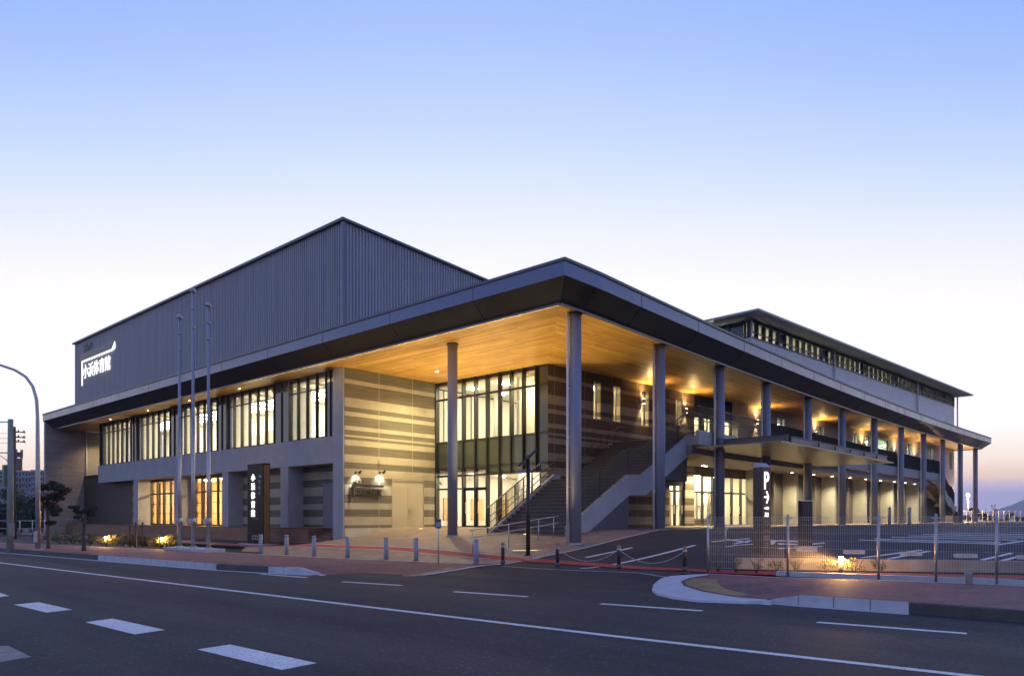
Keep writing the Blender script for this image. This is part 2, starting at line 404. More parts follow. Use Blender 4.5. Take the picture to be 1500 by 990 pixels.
# ------------------------------------------------------------------ materials
def asphalt(name, col, crack=True):
    m, t, b = node_mat(name); N = t.nodes; L = t.links
    g = N.new('ShaderNodeNewGeometry'); P = g.outputs['Position']
    def noise(scale, det, st=(1, 1, 1), rough=.6):
        mp_ = N.new('ShaderNodeMapping'); mp_.inputs['Scale'].default_value = st; L.new(P, mp_.inputs[0])
        n = N.new('ShaderNodeTexNoise'); n.inputs['Scale'].default_value = scale; n.inputs['Detail'].default_value = det; n.inputs['Roughness'].default_value = rough; L.new(mp_.outputs[0], n.inputs['Vector']); return n.outputs['Fac']
    def rng(sock, a0, a1, b0, b1):
        q = N.new('ShaderNodeMapRange'); q.inputs['From Min'].default_value = a0; q.inputs['From Max'].default_value = a1; q.inputs['To Min'].default_value = b0; q.inputs['To Max'].default_value = b1; L.new(sock, q.inputs['Value']); return q.outputs['Result']
    def mulf(x, y): n = N.new('ShaderNodeMath'); n.operation = 'MULTIPLY'; L.new(x, n.inputs[0]); L.new(y, n.inputs[1]); return n.outputs[0]
    f = mulf(rng(noise(.35, 6), .3, .7, .70, 1.34), rng(noise(1.1, 5, (1, .06, 1)), .3, .7, .72, 1.3))
    f = mulf(f, rng(noise(34, 3, rough=.8), .36, .66, .45, 1.6))
    vo = N.new('ShaderNodeTexVoronoi'); vo.inputs['Scale'].default_value = 30; L.new(P, vo.inputs['Vector'])
    cl = N.new('ShaderNodeSeparateColor'); L.new(vo.outputs['Color'], cl.inputs[0])
    f = mulf(f, rng(cl.outputs[0], .93, .97, 1., 2.6))
    if crack:
        ad = N.new('ShaderNodeVectorMath'); ad.operation = 'ADD'; L.new(P, ad.inputs[0])
        nn = N.new('ShaderNodeTexNoise'); nn.inputs['Scale'].default_value = .9; nn.inputs['Detail'].default_value = 5; L.new(P, nn.inputs['Vector']); L.new(nn.outputs['Color'], ad.inputs[1])
        v2 = N.new('ShaderNodeTexVoronoi'); v2.feature = 'DISTANCE_TO_EDGE'; v2.inputs['Scale'].default_value = .13; L.new(ad.outputs[0], v2.inputs['Vector'])
        ck = rng(v2.outputs['Distance'], .0006, .0022, .45, 1.); ga = rng(noise(.12, 2), .5, .56, 1., 0.)
        mxn = N.new('ShaderNodeMath'); mxn.operation = 'MAXIMUM'; L.new(ck, mxn.inputs[0]); L.new(ga, mxn.inputs[1]); f = mulf(f, mxn.outputs[0])
    cb = N.new('ShaderNodeVectorMath'); cb.operation = 'SCALE'; cb.inputs[0].default_value = col; L.new(f, cb.inputs['Scale']); L.new(cb.outputs[0], b.inputs['Base Color'])
    L.new(rng(noise(.5, 4, (1, .1, 1)), .3, .7, .68, .9), b.inputs['Roughness'])
    bp = N.new('ShaderNodeBump'); bp.inputs['Strength'].default_value = .6; bp.inputs['Distance'].default_value = .012; L.new(noise(60, 3), bp.inputs['Height']); L.new(bp.outputs[0], b.inputs['Normal'])
    MATS[name] = m; return m
ASPH = asphalt('asphalt', (.0265, .0238, .0215)); ASPH2 = asphalt('lot asphalt', (.030, .0265, .0245), False)
PAINT = mat('road paint', (.80, .78, .70), .7, var=.12, scale=3, bump=.3, bscale=90, fine=.15)
worn(PAINT, (.12, .11, .1), .53)
PAINT_OLD = mat('worn yellowish paint', (.26, .26, .21), .8, var=.3, scale=6, bump=.3, bscale=90, fine=.3)
KERB = mat('kerb concrete', (.50, .50, .51), .8, var=.15, scale=3, bump=.2, bscale=60)
KERB_D = mat('old kerb concrete', (.085, .08, .072), .85, var=.3, scale=2, bump=.3, bscale=50)
CONC = mat('fair faced concrete', (.335, .345, .365), .75, var=.12, scale=1.2, bump=.15, bscale=30)
CONC_L = mat('pale concrete', (.44, .42, .37), .75, var=.12, scale=1.5, bump=.15, bscale=30)
WALLC = mat('planter wall concrete', (.3, .27, .24), .85, var=.25, scale=1.5, bump=.25, bscale=40)
RED = mat('red surfacing', (.42, .05, .03), .8, var=.18, scale=2, bump=.3, bscale=90)
BRICK = brick_mat('purple brick paving', (.25, .085, .065), (.14, .065, .07), (.07, .06, .06), .21, .105, .006, .75, rot=.12)
PAVE = brick_mat('plaza paving', (.30, .22, .155), (.235, .17, .125), (.15, .12, .09), .30, .15, .006, .62, rot=.0)
BUFF = brick_mat('tactile paving', (.36, .22, .08), (.30, .18, .07), (.2, .13, .06), .3, .3, .01, .7, rot=.1)
METAL = mat('dark ribbed metal', (.36, .355, .39), .5, .2, var=.16, scale=.6, stretch=(4, 4, .3))
FASCIA = mat('fascia metal', (.13, .155, .235), .3, .5, var=.06, scale=.8)
UNDER = mat('dark eaves metal', (.03, .029, .028), .42, .3, var=.15, scale=.8)
ROOF = mat('roof metal', (.12, .125, .15), .45, .4)
FRAME = mat('dark window metal', (.022, .022, .024), .4, .3)
COLM = mat('painted steel column', (.22, .235, .31), .5, .1, var=.05, scale=2)
STEEL = mat('stainless steel', (.55, .54, .52), .3, .95)
STEELG = mat('galvanised steel', (.46, .46, .47), .45, .7, var=.1, scale=6)
GREYP = mat('grey paint', (.31, .32, .36), .5, var=.06, scale=5)
BLACK = mat('black panel', (.006, .006, .008), .4, spec=.12)
BROWNP = mat('brown sign panel', (.075, .05, .036), .4)
WHITE = mat('white plaster', (.78, .76, .70), .7, var=.03, scale=1)
CREAMD = mat('beige door paint', (.5, .43, .3), .5, var=.03, scale=2)
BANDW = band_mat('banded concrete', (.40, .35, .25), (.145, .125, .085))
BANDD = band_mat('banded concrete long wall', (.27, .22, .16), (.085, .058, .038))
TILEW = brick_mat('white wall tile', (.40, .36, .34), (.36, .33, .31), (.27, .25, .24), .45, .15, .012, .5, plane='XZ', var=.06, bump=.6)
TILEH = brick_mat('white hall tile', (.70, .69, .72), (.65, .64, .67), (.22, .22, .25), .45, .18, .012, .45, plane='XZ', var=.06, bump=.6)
STONE = brick_mat('board marked end wall', (.38, .33, .32), (.30, .26, .255), (.19, .165, .16), 2.4, .17, .01, .8, plane='XZ', var=.18, bump=.5, offset=.37)
SOFA = brick_mat('soffit boards across', (.53, .295, .062), (.28, .135, .024), (.13, .055, .01), 3.0, .115, .005, .42, rot=R_(90), var=.14, bump=.5)
SOFB = brick_mat('soffit boards along', (.53, .295, .062), (.28, .135, .024), (.13, .055, .01), 3.0, .115, .005, .42, var=.14, bump=.5)
SIDING = brick_mat('brown siding', (.06, .04, .03), (.05, .034, .026), (.02, .014, .01), 4, .16, .006, .6, plane='YZ', var=.15, bump=.5)
DECK = brick_mat('brown deck boards', (.27, .135, .075), (.22, .11, .062), (.06, .034, .022), 3.5, .145, .007, .65, plane='YZ', var=.15, bump=.5)
DECKT = brick_mat('deck top boards', (.19, .105, .07), (.15, .085, .055), (.06, .034, .022), 3.5, .145, .007, .65, rot=R_(90), var=.15, bump=.5)
WOODI = mat('interior wood', (.62, .42, .19), .5, var=.2, scale=3, stretch=(6, 6, .4))
CURT = mat('curtain', (.70, .52, .26), .85, var=.25, scale=5, stretch=(5, 5, .1))
CANO = brick_mat('canopy lining', (.40, .33, .18), (.33, .27, .14), (.25, .2, .11), 9, .15, .004, .3, var=.05, bump=.4)
GLASS = glass('clear glazing')
GLASSD = glass('dark glazing', (.10, .12, .12))
GLASSD2 = mat('dark spandrel', (.035, .042, .036), .18, spec=.7)
WARM = (1., .72, .36); WARMW = (1., .86, .60); DAYW = (1., .95, .84)
LAMP_WARM = emit('warm lamp', (1, .72, .36), 14); LAMP_WHITE = emit('white lamp', (1, .93, .78), 9)
LAMP_CEIL = emit('ceiling lamp', (1, .87, .62), 120); LAMP_DL = emit('downlight lamp', (1, .86, .58), 22)
LETTER = emit('lit letter', (1, 1, 1), 1.0); LETTER_HALO = emit('letter halo edge', (.9, 1, .96), 2.0)
LEAF = mat('dark leaf', (.035, .05, .022), .6, var=.4, scale=3); LEAF2 = mat('shrub leaf', (.075, .10, .03), .55, var=.4, scale=4); LEAF3 = mat('yellowish leaf', (.15, .13, .04), .55, var=.3, scale=4)
BARK = mat('bark', (.085, .07, .06), .9, var=.3, scale=8, bump=.5, bscale=40)
GRASS = mat('grass', (.05, .06, .022), .9, var=.4, scale=2, bump=.4, bscale=60)
SOIL = mat('soil', (.05, .04, .03), .95, var=.3, scale=3, bump=.5, bscale=30)

# ================================================================== ground
import bmesh
ROADZ = -.18
GRID = .75
def TD(x, y):
    u = xf(y) - x
    if u <= 0: return T(x, y)
    u = min(1, max(0, (u - .5) / 3.0)); return ROADZ * 1.12 * u * u * (3 - 2 * u)
def drape(name, poly, dz, m, zf=TD, grid=GRID, thick=0., kind='structure', parent=None):
    bm = bmesh.new()
    vs_ = [bm.verts.new((p[0], p[1], 0)) for p in poly]
    bm.faces.new(vs_); bmesh.ops.triangulate(bm, faces=bm.faces[:])
    if grid:
        for ax in (0, 1):
            lo, hi = min(p[ax] for p in poly), max(p[ax] for p in poly)
            k = math.floor(lo / grid) + 1
            while k * grid < hi:
                c = [0, 0, 0]; c[ax] = k * grid; n = [0, 0, 0]; n[ax] = 1
                bmesh.ops.bisect_plane(bm, geom=bm.verts[:] + bm.edges[:] + bm.faces[:], dist=1e-5, plane_co=c, plane_no=n); k += 1
    for v in bm.verts: v.co.z = zf(v.co.x, v.co.y) + dz
    bmesh.ops.recalc_face_normals(bm, faces=bm.faces[:])
    if sum(f.normal.z * f.calc_area() for f in bm.faces) < 0: bmesh.ops.reverse_faces(bm, faces=bm.faces[:])
    if thick:
        r = bmesh.ops.extrude_face_region(bm, geom=bm.faces[:])
        for v in [g for g in r['geom'] if isinstance(g, bmesh.types.BMVert)]: v.co.z += thick
        bmesh.ops.recalc_face_normals(bm, faces=bm.faces[:])
    me = bpy.data.meshes.new(name); bm.to_mesh(me); bm.free(); me.materials.append(m)
    o = bpy.data.objects.new(name, me); COL.objects.link(o)
    if kind: o['kind'] = kind
    return o
flat = lambda z: (lambda x, y: z)
def ss(u): u = min(1, max(0, u)); return u * u * (3 - 2 * u)
def PV(x, y):
    if y < -4: return -.15 * ss((-5.2 - x) / 2.2) * ss((y + 11.0) / .7)
    w = 1 - ss((y - 1.9) / 1.3)
    return min(0, TD(x, y)) * w if xf(y) > x else 0
def xy(p): return (p[0], p[1])
def P0(px, py, z=0.): return xy(hit_z(px, py, z))
def PG(px, py): return xy(G(px, py))
def strip(pts, w):
    """outline of a band of width w about a plan polyline"""
    pts = [Vector(p[:2]) for p in pts]; a, b = [], []
    for i, p in enumerate(pts):
        d = (pts[min(i + 1, len(pts) - 1)] - pts[max(i - 1, 0)]).normalized(); n = Vector((-d.y, d.x)) * w / 2
        a.append(tuple(p + n)); b.append(tuple(p - n))
    return a + b[::-1]
def ribbon(name, pts, w, dz, m, zf=TD, step=.75, h=0., kind='structure'):
    """draped band following a plan polyline; h > 0 gives it a raised body"""
    out = []
    pts = [Vector(p[:2]) for p in pts]
    for a, b in zip(pts, pts[1:]):
        n = max(1, int((b - a).length / step))
        out += [a + (b - a) * (k / n) for k in range(n)]
    out.append(pts[-1]); mb = MB(); L_, R2 = [], []
    for i, p in enumerate(out):
        d = (out[min(i + 1, len(out) - 1)] - out[max(i - 1, 0)]).normalized(); n = Vector((-d.y, d.x)) * w / 2
        L_.append(p + n); R2.append(p - n)
    v3 = lambda q, e: (q.x, q.y, zf(q.x, q.y) + e)
    for i in range(len(out) - 1):
        mb.add([v3(R2[i], dz + h), v3(R2[i + 1], dz + h), v3(L_[i + 1], dz + h), v3(L_[i], dz + h)], [(0, 1, 2, 3)])
        if h:
            mb.add([v3(R2[i], dz), v3(R2[i + 1], dz), v3(R2[i + 1], dz + h), v3(R2[i], dz + h)], [(0, 1, 2, 3)])
            mb.add([v3(L_[i], dz), v3(L_[i + 1], dz), v3(L_[i + 1], dz + h), v3(L_[i], dz + h)], [(3, 2, 1, 0)])
    if h:
        for k in (0, -1): mb.add([v3(R2[k], dz), v3(R2[k], dz + h), v3(L_[k], dz + h), v3(L_[k], dz)], [(0, 1, 2, 3)])
    o = mb.build(name, m)
    if kind: o['kind'] = kind
    return o

drape('sea', [(-650, -2400), (5900, -2400), (5900, 2400), (-650, 2400)], 0, mat('sea water', (.10, .13, .17), .12, bump=.12, bscale=.6), flat(-6), 0)
drape('ground', [(-400, -300), (100, -300), (100, 60), (60, 900), (-400, 900)], 0, mat('earth', (.07, .065, .055), .9, var=.3, scale=.1), flat(-.45), 0)
drape('road', [(-90, -220), (9, -220), (2, -12), (-3, -8), (-4, 20), (-6, 260), (-90, 260)], 0, ASPH, flat(ROADZ), 0)
lot = [(-6.3, -7.6), (-8.3, -4), (-8.8, 2), (4, 6.4), (80, 6), (86, -20), (86, -95), (49, -95), (7.7, -23.2), (2.05, -13.4), (-1.6, -7.1)]
drape('parking_lot', lot, 0, ASPH2)

# left pavement -------------------------------------------------
kb = [P0(147, 820, ROADZ), P0(320, 834, ROADZ), P0(396, 838.6, ROADZ), P0(467, 841.5, ROADZ)]
d0 = (Vector(kb[0]) - Vector(kb[1])).normalized()
k_far = [tuple(Vector(kb[0]) + d0 * t) for t in (200, 60, 25)]
inner = [P0(690, 826), P0(517, 819), P0(350, 810.5), P0(240, 805), P0(100, 799), P0(0, 795)]
d1 = (Vector(inner[-1]) - Vector(inner[-2])).normalized()
inner_far = [tuple(Vector(inner[-1]) + d1 * t) for t in (20, 160)]
apron = [P0(483, 842.3, ROADZ + .03), P0(550, 841, ROADZ + .06), P0(617, 836.7, -.07), P0(683, 830.7, -.02), P0(733, 827)]
drape('left_pavement', k_far + kb[:4] + apron + inner + inner_far, .012, BRICK, PV, .5)
ribbon('left_kerb', k_far + kb[:1], .16, ROADZ - .05, KERB_D, flat(0), 5, .055 - ROADZ)
ribbon('left_kerb', [kb[0], kb[1]], .17, ROADZ - .05, KERB, flat(0), 5, .058 - ROADZ)
ribbon('left_kerb', [kb[1], kb[2]], .16, ROADZ - .05, KERB_D, flat(0), 5, .055 - ROADZ)
def taper_kerb(name, a, b, h0, h1, w, m):
    a, b = Vector(a), Vector(b); d = (b - a).normalized(); n = Vector((-d.y, d.x)) * w / 2; mb = MB()
    vs_ = []
    for p, h in ((a, h0), (b, h1)):
        vs_ += [(p.x - n.x, p.y - n.y, ROADZ - .05), (p.x + n.x, p.y + n.y, ROADZ - .05), (p.x + n.x, p.y + n.y, h), (p.x - n.x, p.y - n.y, h)]
    mb.add(vs_, [(0, 1, 2, 3), (7, 6, 5, 4), (0, 4, 5, 1), (1, 5, 6, 2), (2, 6, 7, 3), (3, 7, 4, 0)])
    return tag(mb.build(name, m), kind='structure')
a_ = Vector(kb[2]); b_ = Vector(kb[3])
ribbon('left_kerb', [kb[2], tuple(a_ + (b_ - a_) * .62)], .17, ROADZ - .05, KERB, flat(0), 5, .058 - ROADZ)
taper_kerb('left_kerb_ramp', tuple(a_ + (b_ - a_) * .625), kb[3], .008, -.13, .17, KERB)
# joints between the kerb stones
jm = MB()
for (p, q) in ((kb[0], kb[1]), (kb[2], tuple(a_ + (b_ - a_) * .62))):
    p, q = Vector(p), Vector(q); L = (q - p).length; d = (q - p) / L; n = Vector((-d.y, d.x)); k = .6
    while k < L:
        c = p + d * k; jm.bar((c.x - n.x * .087, c.y - n.y * .087, -.08), (c.x + n.x * .087, c.y + n.y * .087, -.08), .012, .179); k += .6
tag(jm.build('kerb_joints', KERB_D), kind='structure')
gut = [tuple(Vector(p) - Vector((.22, .02))) for p in k_far[1:] + kb]
ribbon('left_gutter', gut, .26, .004, KERB, flat(ROADZ), 5)
ribbon('flush_kerb', [kb[3]] + apron + [P0(738, 826.6)], .2, .02, KERB, PV, .3)
ribbon('pavement_edging', inner + inner_far[:1], .13, .018, KERB, flat(0), 2)
tct = [P0(510, 838.2), P0(560, 837), P0(617, 832.5), P0(660, 829.2)]
ribbon('tactile_strip', tct, .32, .02, BUFF, PV, .4)

# plaza ---------------------------------------------------------
edge = [P0(738, 826.4), PG(800, 814.5), PG(860, 802), (2.6, -1.1), (6.5, -.75), (11, -.2)]
ex = edge[-1][0]
xs_ = [ex + (66 - ex) * k / 12 for k in range(1, 13)]
colon = [(x, bow(x) - 1.0) for x in xs_]
plaza = inner[2::-1] + [edge[0]] + edge[1:] + colon + [(72.5, -.8), (72.5, 9), (7, 9), (7, 18), (-.5, 18), (-.7, 14.2), (-2.2, 15.5), (-3.6, 17.5)]
drape('plaza_paving', plaza, .012, PAVE)
ribbon('plaza_edging', edge + colon, .12, .018, KERB)
redline = [(-2.6, 60), (-2.7, 30), (-3, 7.2), (-3.3, .7), (-3.3, -5.2), (-2.4, -7.6), (-.75, -10.9), (.85, -13.3), (6.4, -23.2), (14, -37)]
ribbon('red_path', redline, .62, .022, RED)
for off in (-.4, .4):
    ln = [tuple(Vector(p) + Vector((off, 0))) for p in redline[:4]] + [P0(738, 826.4)] * 0
    ribbon('path_edging', ln, .1, .026, KERB)
ribbon('driveway_edging', [P0(736, 829.3), P0(816, 833.5), P0(906, 837), P0(1003, 841.2), P0(1037, 842.3)], .06, .012, KERB, TD, .5)
# garden strip along the street front
garden = [(-3.05, 60), (-3.15, 24), (-3.2, 19.5), (-2.0, 15.8), (-.62, 14.9), (-.45, 14.9), (-.45, 60)]
drape('garden_soil', garden, .02, SOIL)
drape('black_gravel_bed', [P0(313, 804.5), P0(340, 803.8), P0(403, 807), P0(378, 811.2), P0(350, 810)], .008, mat('black gravel', (.012, .012, .012), .9, var=.4, scale=40, bump=.8, bscale=120), flat(0), 0)

# right pavement ------------------------------------------------
rk = [P0(1134, 882, ROADZ), P0(1172, 885.6, ROADZ), P0(1334, 897.5, ROADZ), P0(1500, 911, ROADZ)]
d2 = (Vector(rk[3]) - Vector(rk[2])).normalized()
rk_far = [tuple(Vector(rk[3]) + d2 * t) for t in (12, 60, 160)]
backl = [P0(1037, 841), P0(1140, 846.3), P0(1290, 850.3), P0(1462, 857), P0(1500, 859)]
d3 = (Vector(backl[-1]) - Vector(backl[1])).normalized()
back_far = [tuple(Vector(backl[-1]) + d3 * t) for t in (12, 60)]
ap_out = [P0(1037, 841), P0(1010, 842), P0(985, 845, -.02), P0(968, 849, -.04), P0(957, 854.5, -.06), P0(955, 860, -.08), P0(962, 866, -.1), P0(985, 872.5, -.12), P0(1020, 877.5, -.13), (-7.95, -10.1), (-7.62, -10.5)]
def PP(px, py):
    z = 0.
    for _ in range(30): p = hit_z(px, py, z); z = .5 * z + .5 * (PV(p.x, p.y) + .014)
    return xy(p)
brick_edge = [PP(1037, 842.5), PP(1012, 846.5), PP(1000, 851.5), PP(1004, 857.5), PP(1030, 865.5), PP(1080, 874), (-7.27, -10.3)]
zap = lambda x, y: 0.
drape('right_apron', ap_out + brick_edge[::-1], .016, KERB, PV, .4)
drape('right_pavement', brick_edge + rk + rk_far[:2] + back_far[::-1] + backl[::-1], .012, BRICK, PV, .5)
drape('tactile_paving', [PP(1014, 846.8), PP(1003, 851.5), PP(1007, 857.5), PP(1032, 864.8), PP(1080, 873.2), PP(1098, 870.5), PP(1062, 862), PP(1050, 853), PP(1052, 848)], .017, BUFF, PV, .5)
lipp = ap_out + [rk[0]]; lip = MB()
for p, q in zip(lipp, lipp[1:]):
    lip.add([(p[0], p[1], PV(*p) + .016), (q[0], q[1], PV(*q) + .016), (q[0] - .04, q[1] - .04, ROADZ - .06), (p[0] - .04, p[1] - .04, ROADZ - .06)], [(0, 1, 2, 3)])
tag(lip.build('right_apron_lip', KERB), kind='structure')
ribbon('right_gutter_edge', brick_edge, .09, .022, KERB_D, PV, .4)
taper_kerb('right_kerb_ramp', rk[0], rk[1], -.11, .008, .17, KERB)
ribbon('right_kerb', [rk[1], rk[2]], .17, ROADZ - .05, KERB, flat(0), 5, .058 - ROADZ)
ribbon('right_kerb', rk[2:] + rk_far[:2], .17, ROADZ - .05, KERB_D, flat(0), 5, .055 - ROADZ)
jm = MB()
for p, q in ((rk[1], rk[2]),):
    p, q = Vector(p), Vector(q); L = (q - p).length; d = (q - p) / L; n = Vector((-d.y, d.x))
    for fr in (.335, .665, .997):
        c = p + d * L * fr; jm.bar((c.x - n.x * .087, c.y - n.y * .087, -.08), (c.x + n.x * .087, c.y + n.y * .087, -.08), .015, .182)
p, q = Vector(rk[2]), Vector(rk_far[0]); d = (q - p).normalized(); n = Vector((-d.y, d.x))
for k in range(1, 20):
    c = p + d * (1.2 * k); jm.bar((c.x - n.x * .082, c.y - n.y * .082, -.08), (c.x + n.x * .082, c.y + n.y * .082, -.08), .012, .172)
tag(jm.build('kerb_joints', KERB_D), kind='structure')
ribbon('right_gutter', [tuple(Vector(p) - Vector((.2, .02))) for p in [ap_out[-1]] + rk[:3]], .22, .004, KERB, flat(ROADZ), 5)
ribbon('pavement_edging', backl + back_far, .14, .018, KERB, flat(0), 2)

# road paint ----------------------------------------------------
RZ = lambda px, py: P0(px, py, ROADZ)
ln = [RZ(0, 824), RZ(500, 884), RZ(900, 931.5), RZ(1290, 975)]
dA = (Vector(ln[0]) - Vector(ln[1])).normalized(); dB = (Vector(ln[-1]) - Vector(ln[-2])).normalized()
ribbon('road_edge_line', [tuple(Vector(ln[0]) + dA * 90)] + ln + [tuple(Vector(ln[-1]) + dB * 14)], .15, .004, PAINT, flat(ROADZ), 3)
for (a, b) in (((383, 840.6), (450, 845.6)), ((502, 851.8), (588, 857.2)), ((665, 866.3), (773, 873.6)), ((880, 884), (1029, 894.4)), ((1197, 911), (1416, 927.6))):
    ribbon('road_dash', [RZ(*a), RZ(*b)], .16, .004, PAINT, flat(ROADZ), 9)
for q in (((20, 885.3), (56.7, 881.7), (106, 892.7), (68, 897)), ((125, 911), (165, 905.7), (241.7, 922.3), (197, 929)), ((289, 951), (337, 943.7), (464, 971), (412.7, 981)),
          ((-40, 866.5), (-14, 863.5), (13.7, 872.3), (-12, 876))):
    drape('lane_marking', [RZ(*p) for p in q], .004, PAINT, flat(ROADZ), 0)
drape('worn_marking', [RZ(*p) for p in ((-60, 948), (12, 945.5), (46, 962), (-40, 976))], .004, PAINT_OLD, flat(ROADZ), 0)
# lot paint (px ends of each line)
for (a, b, w) in (((850, 832.5), (1018, 798.5), .15), ((858, 816.5), (926, 802), .15), ((1042, 793.5), (1098, 788.5), .16), ((1060, 789.5), (1096, 794.5), .16), ((1075, 796.5), (1100, 791.5), .16),
                  ((1128, 797), (1134, 791), .2), ((1132, 791.5), (1170, 793), .16), ((1140, 796.5), (1172, 797), .16), ((1186, 797), (1208, 795), .16),
                  ((1258, 790.5), (1465, 797), .12), ((1280, 789), (1466, 794.5), .12), ((1306, 786.5), (1490, 791), .12), ((1330, 784.5), (1500, 788), .12), ((1352, 782.5), (1500, 785.3), .12), ((1375, 780.3), (1500, 782.5), .12), ((1392, 778.3), (1500, 780.2), .12),
                  ((1262, 817), (1350, 805.5), .13), ((1300, 818.5), (1362, 807), .13), ((1438, 820), (1482, 810), .13), ((1468, 821), (1496, 814), .13), ((1460, 798), (1500, 792), .13),
                  ((1140, 803), (1205, 800), .12), ((1062, 801), (1120, 796), .1)):
    ribbon('lot_line', [PG(*a), PG(*b)], w, .008, PAINT, TD, .4)

# ================================================================== the gymnasium
SOF = 8.975; FB, FT = 9.6, 10.19
XO, YO = -2.08, -1.15            # outer edge of the eaves
XI, YI = -1.4, -.42              # inner edge of the dark eaves
Y_END, X_END = 54.7, 73.9
YA = 14.45; XG = 6.25            # street front ends at y = YA; glazed entrance stands at x = XG
gym = thing('gymnasium', (6, 10, .9), 'modern gymnasium with dark ribbed upper hall, timber lined eaves and lit glass entrance', 'gymnasium')

# --- upper hall -------------------------------------------------
UH_Y0, UH_Y1, UH_X1, UH_Z = 14.75, 54.3, 30., 16.4
uz = lambda x: UH_Z - .06 * (x - .25)
mb = MB()
def ribbed(mb, p, q, zb, zt_f, pitch=.2, depth=.06, nrm=(-1, 0)):
    p, q = Vector(p), Vector(q); L = (q - p).length; d = (q - p) / L; n = Vector(nrm) * depth
    prof = []; k = 0
    while k * pitch < L:
        s0 = k * pitch
        for u, h in ((0, 0), (.10, 0), (.115, 1), (.185, 1)):
            if s0 + u <= L: prof.append((s0 + u, h))
        k += 1
    prof.append((L, 0))
    pts = [p + d * s_ + n * h for s_, h in prof]
    vs_ = [(c.x, c.y, zb) for c in pts] + [(c.x, c.y, zt_f(c.x)) for c in pts]; m = len(pts)
    mb.add(vs_, [(i, i + 1, m + i + 1, m + i) for i in range(m - 1)])
ribbed(mb, (.25, UH_Y1), (.25, UH_Y0), 9.2, uz)
ribbed(mb, (.25, UH_Y0), (UH_X1, UH_Y0), 9.2, uz, nrm=(0, -1))
mb.add([(.25, UH_Y1, 9.2), (UH_X1, UH_Y1, 9.2), (UH_X1, UH_Y1, uz(UH_X1)), (.25, UH_Y1, uz(.25))], [(3, 2, 1, 0)])
mb.add([(UH_X1, UH_Y0, 9.2), (UH_X1, UH_Y1, 9.2), (UH_X1, UH_Y1, uz(UH_X1)), (UH_X1, UH_Y0, uz(UH_X1))], [(0, 1, 2, 3)])
uh = mb.build('upper_hall', METAL, gym)
mb = MB()
mb.add([(.03, UH_Y0 - .2, uz(0) + .081), (UH_X1, UH_Y0 - .2, uz(UH_X1) + .081), (UH_X1, UH_Y1 + .1, uz(UH_X1) + .081), (.03, UH_Y1 + .1, uz(0) + .081)], [(0, 1, 2, 3)])
mb.bar((.1, UH_Y0 - .2, UH_Z + .02), (.1, UH_Y1 + .1, UH_Z + .02), .14, .12)
mb.bar((.17, UH_Y0 - .14, uz(.17) + .02), (UH_X1, UH_Y0 - .14, uz(UH_X1) + .02), .12, .12)
mb.build('roof_edge', ROOF, uh)
mb = MB(); mb.box(.1, .27, UH_Y0 - .13, UH_Y0 + .04, 9.2, UH_Z - .1); mb.build('corner_trim', mat('corner flashing', (.16, .165, .21), .4, .4), uh)

# --- broad eaves roof -------------------------------------------
NX = 36
xs = [XO + (X_END - XO) * k / NX for k in range(NX + 1)]
outer = [(XO, Y_END)] + [(x, bow(x) + YO) for x in xs] + [(X_END, 11)]
xi = [XI + (X_END - 1 - XI) * k / NX for k in range(NX + 1)]
innr = [(XI, Y_END - .4)] + [(x, bow(x) + YI) for x in xi] + [(X_END - 1, 10.3)]
mb = MB(); n = len(outer)
mb.add([(x, y, FB) for x, y in outer] + [(x, y, FT - .1) for x, y in outer], [(i, i + 1, n + i + 1, n + i) for i in range(n - 1)])
cap = [(XO - .05, Y_END)] + [(x - (.05 if k == 0 else 0), bow(x) + YO - .05) for k, x in enumerate(xs)] + [(X_END + .05, 11)]
mb.add([(x, y, FT - .1) for x, y in cap] + [(x, y, FT) for x, y in cap] + [(x, y, FT - .1) for x, y in outer], [(i, i + 1, n + i + 1, n + i) for i in range(n - 1)] + [(i, 2 * n + i, 2 * n + i + 1, i + 1) for i in range(n - 1)], 1)
topc = [(x, y, FT) for x, y in cap] + [(X_END, 30, FT), (40, Y_END, FT)]
mb.add(topc, [tuple(range(len(topc)))], 1)
mb.add([(XO, Y_END, FB), (XO, Y_END, FT), (6, Y_END, FT), (6, Y_END, FB)], [(0, 1, 2, 3)])
roof = mb.build('eaves_roof', [FASCIA, ROOF], gym)
mb = MB()
mb.add([(x, y, FB) for x, y in outer] + [(x, y, SOF - .02) for x, y in innr], [(i, n + i, n + i + 1, i + 1) for i in range(n - 1)])
mb.build('eaves_underside', UNDER, roof)
mb = MB()
for a, b in zip(innr, innr[1:]): mb.bar((*a, SOF - .05), (*b, SOF - .05), .07, .07)
mb.build('eaves_trim', mat('eaves trim', (.13, .13, .15), .4, .4), roof)
k = 3.2
while k < 53:
    mb = MB(); mb.box(XO - .006, XO + .01, k - .012, k + .012, FB + .01, FT - .11); mb.bar((XO + .01, k, FB - .012), (XI - .05, k, SOF - .02), .02, .012); mb.build('panel_seam', FRAME, roof); k += 4.95
k = 2.9
while k < 72:
    y = bow(k) + YO; mb = MB(); mb.box(k - .012, k + .012, y - .008, y + .012, FB + .01, FT - .11); mb.bar((k, y + .01, FB - .012), (k, bow(k) + YI - .05, SOF - .02), .02, .012); mb.build('panel_seam', FRAME, roof); k += 4.95
mb = MB()
cov = [(XI + .09, 22.), (XI + .09, YI + .15)]
for a, b in zip(cov, cov[1:]): mb.bar((*a, SOF - .045), (*b, SOF - .045), .03, .03)
mb.build('cove_light', emit('cove lamp', (1, .78, .40), 16), roof)
lining_a = [(XI, YI), (XG, WP[1]), (XG, YA), (.1, YA), (.1, Y_END - .4), (XI, Y_END - .4)]
mb = MB(); mb.add([(x, y, SOF) for x, y in lining_a], [tuple(range(len(lining_a)))[::-1]])
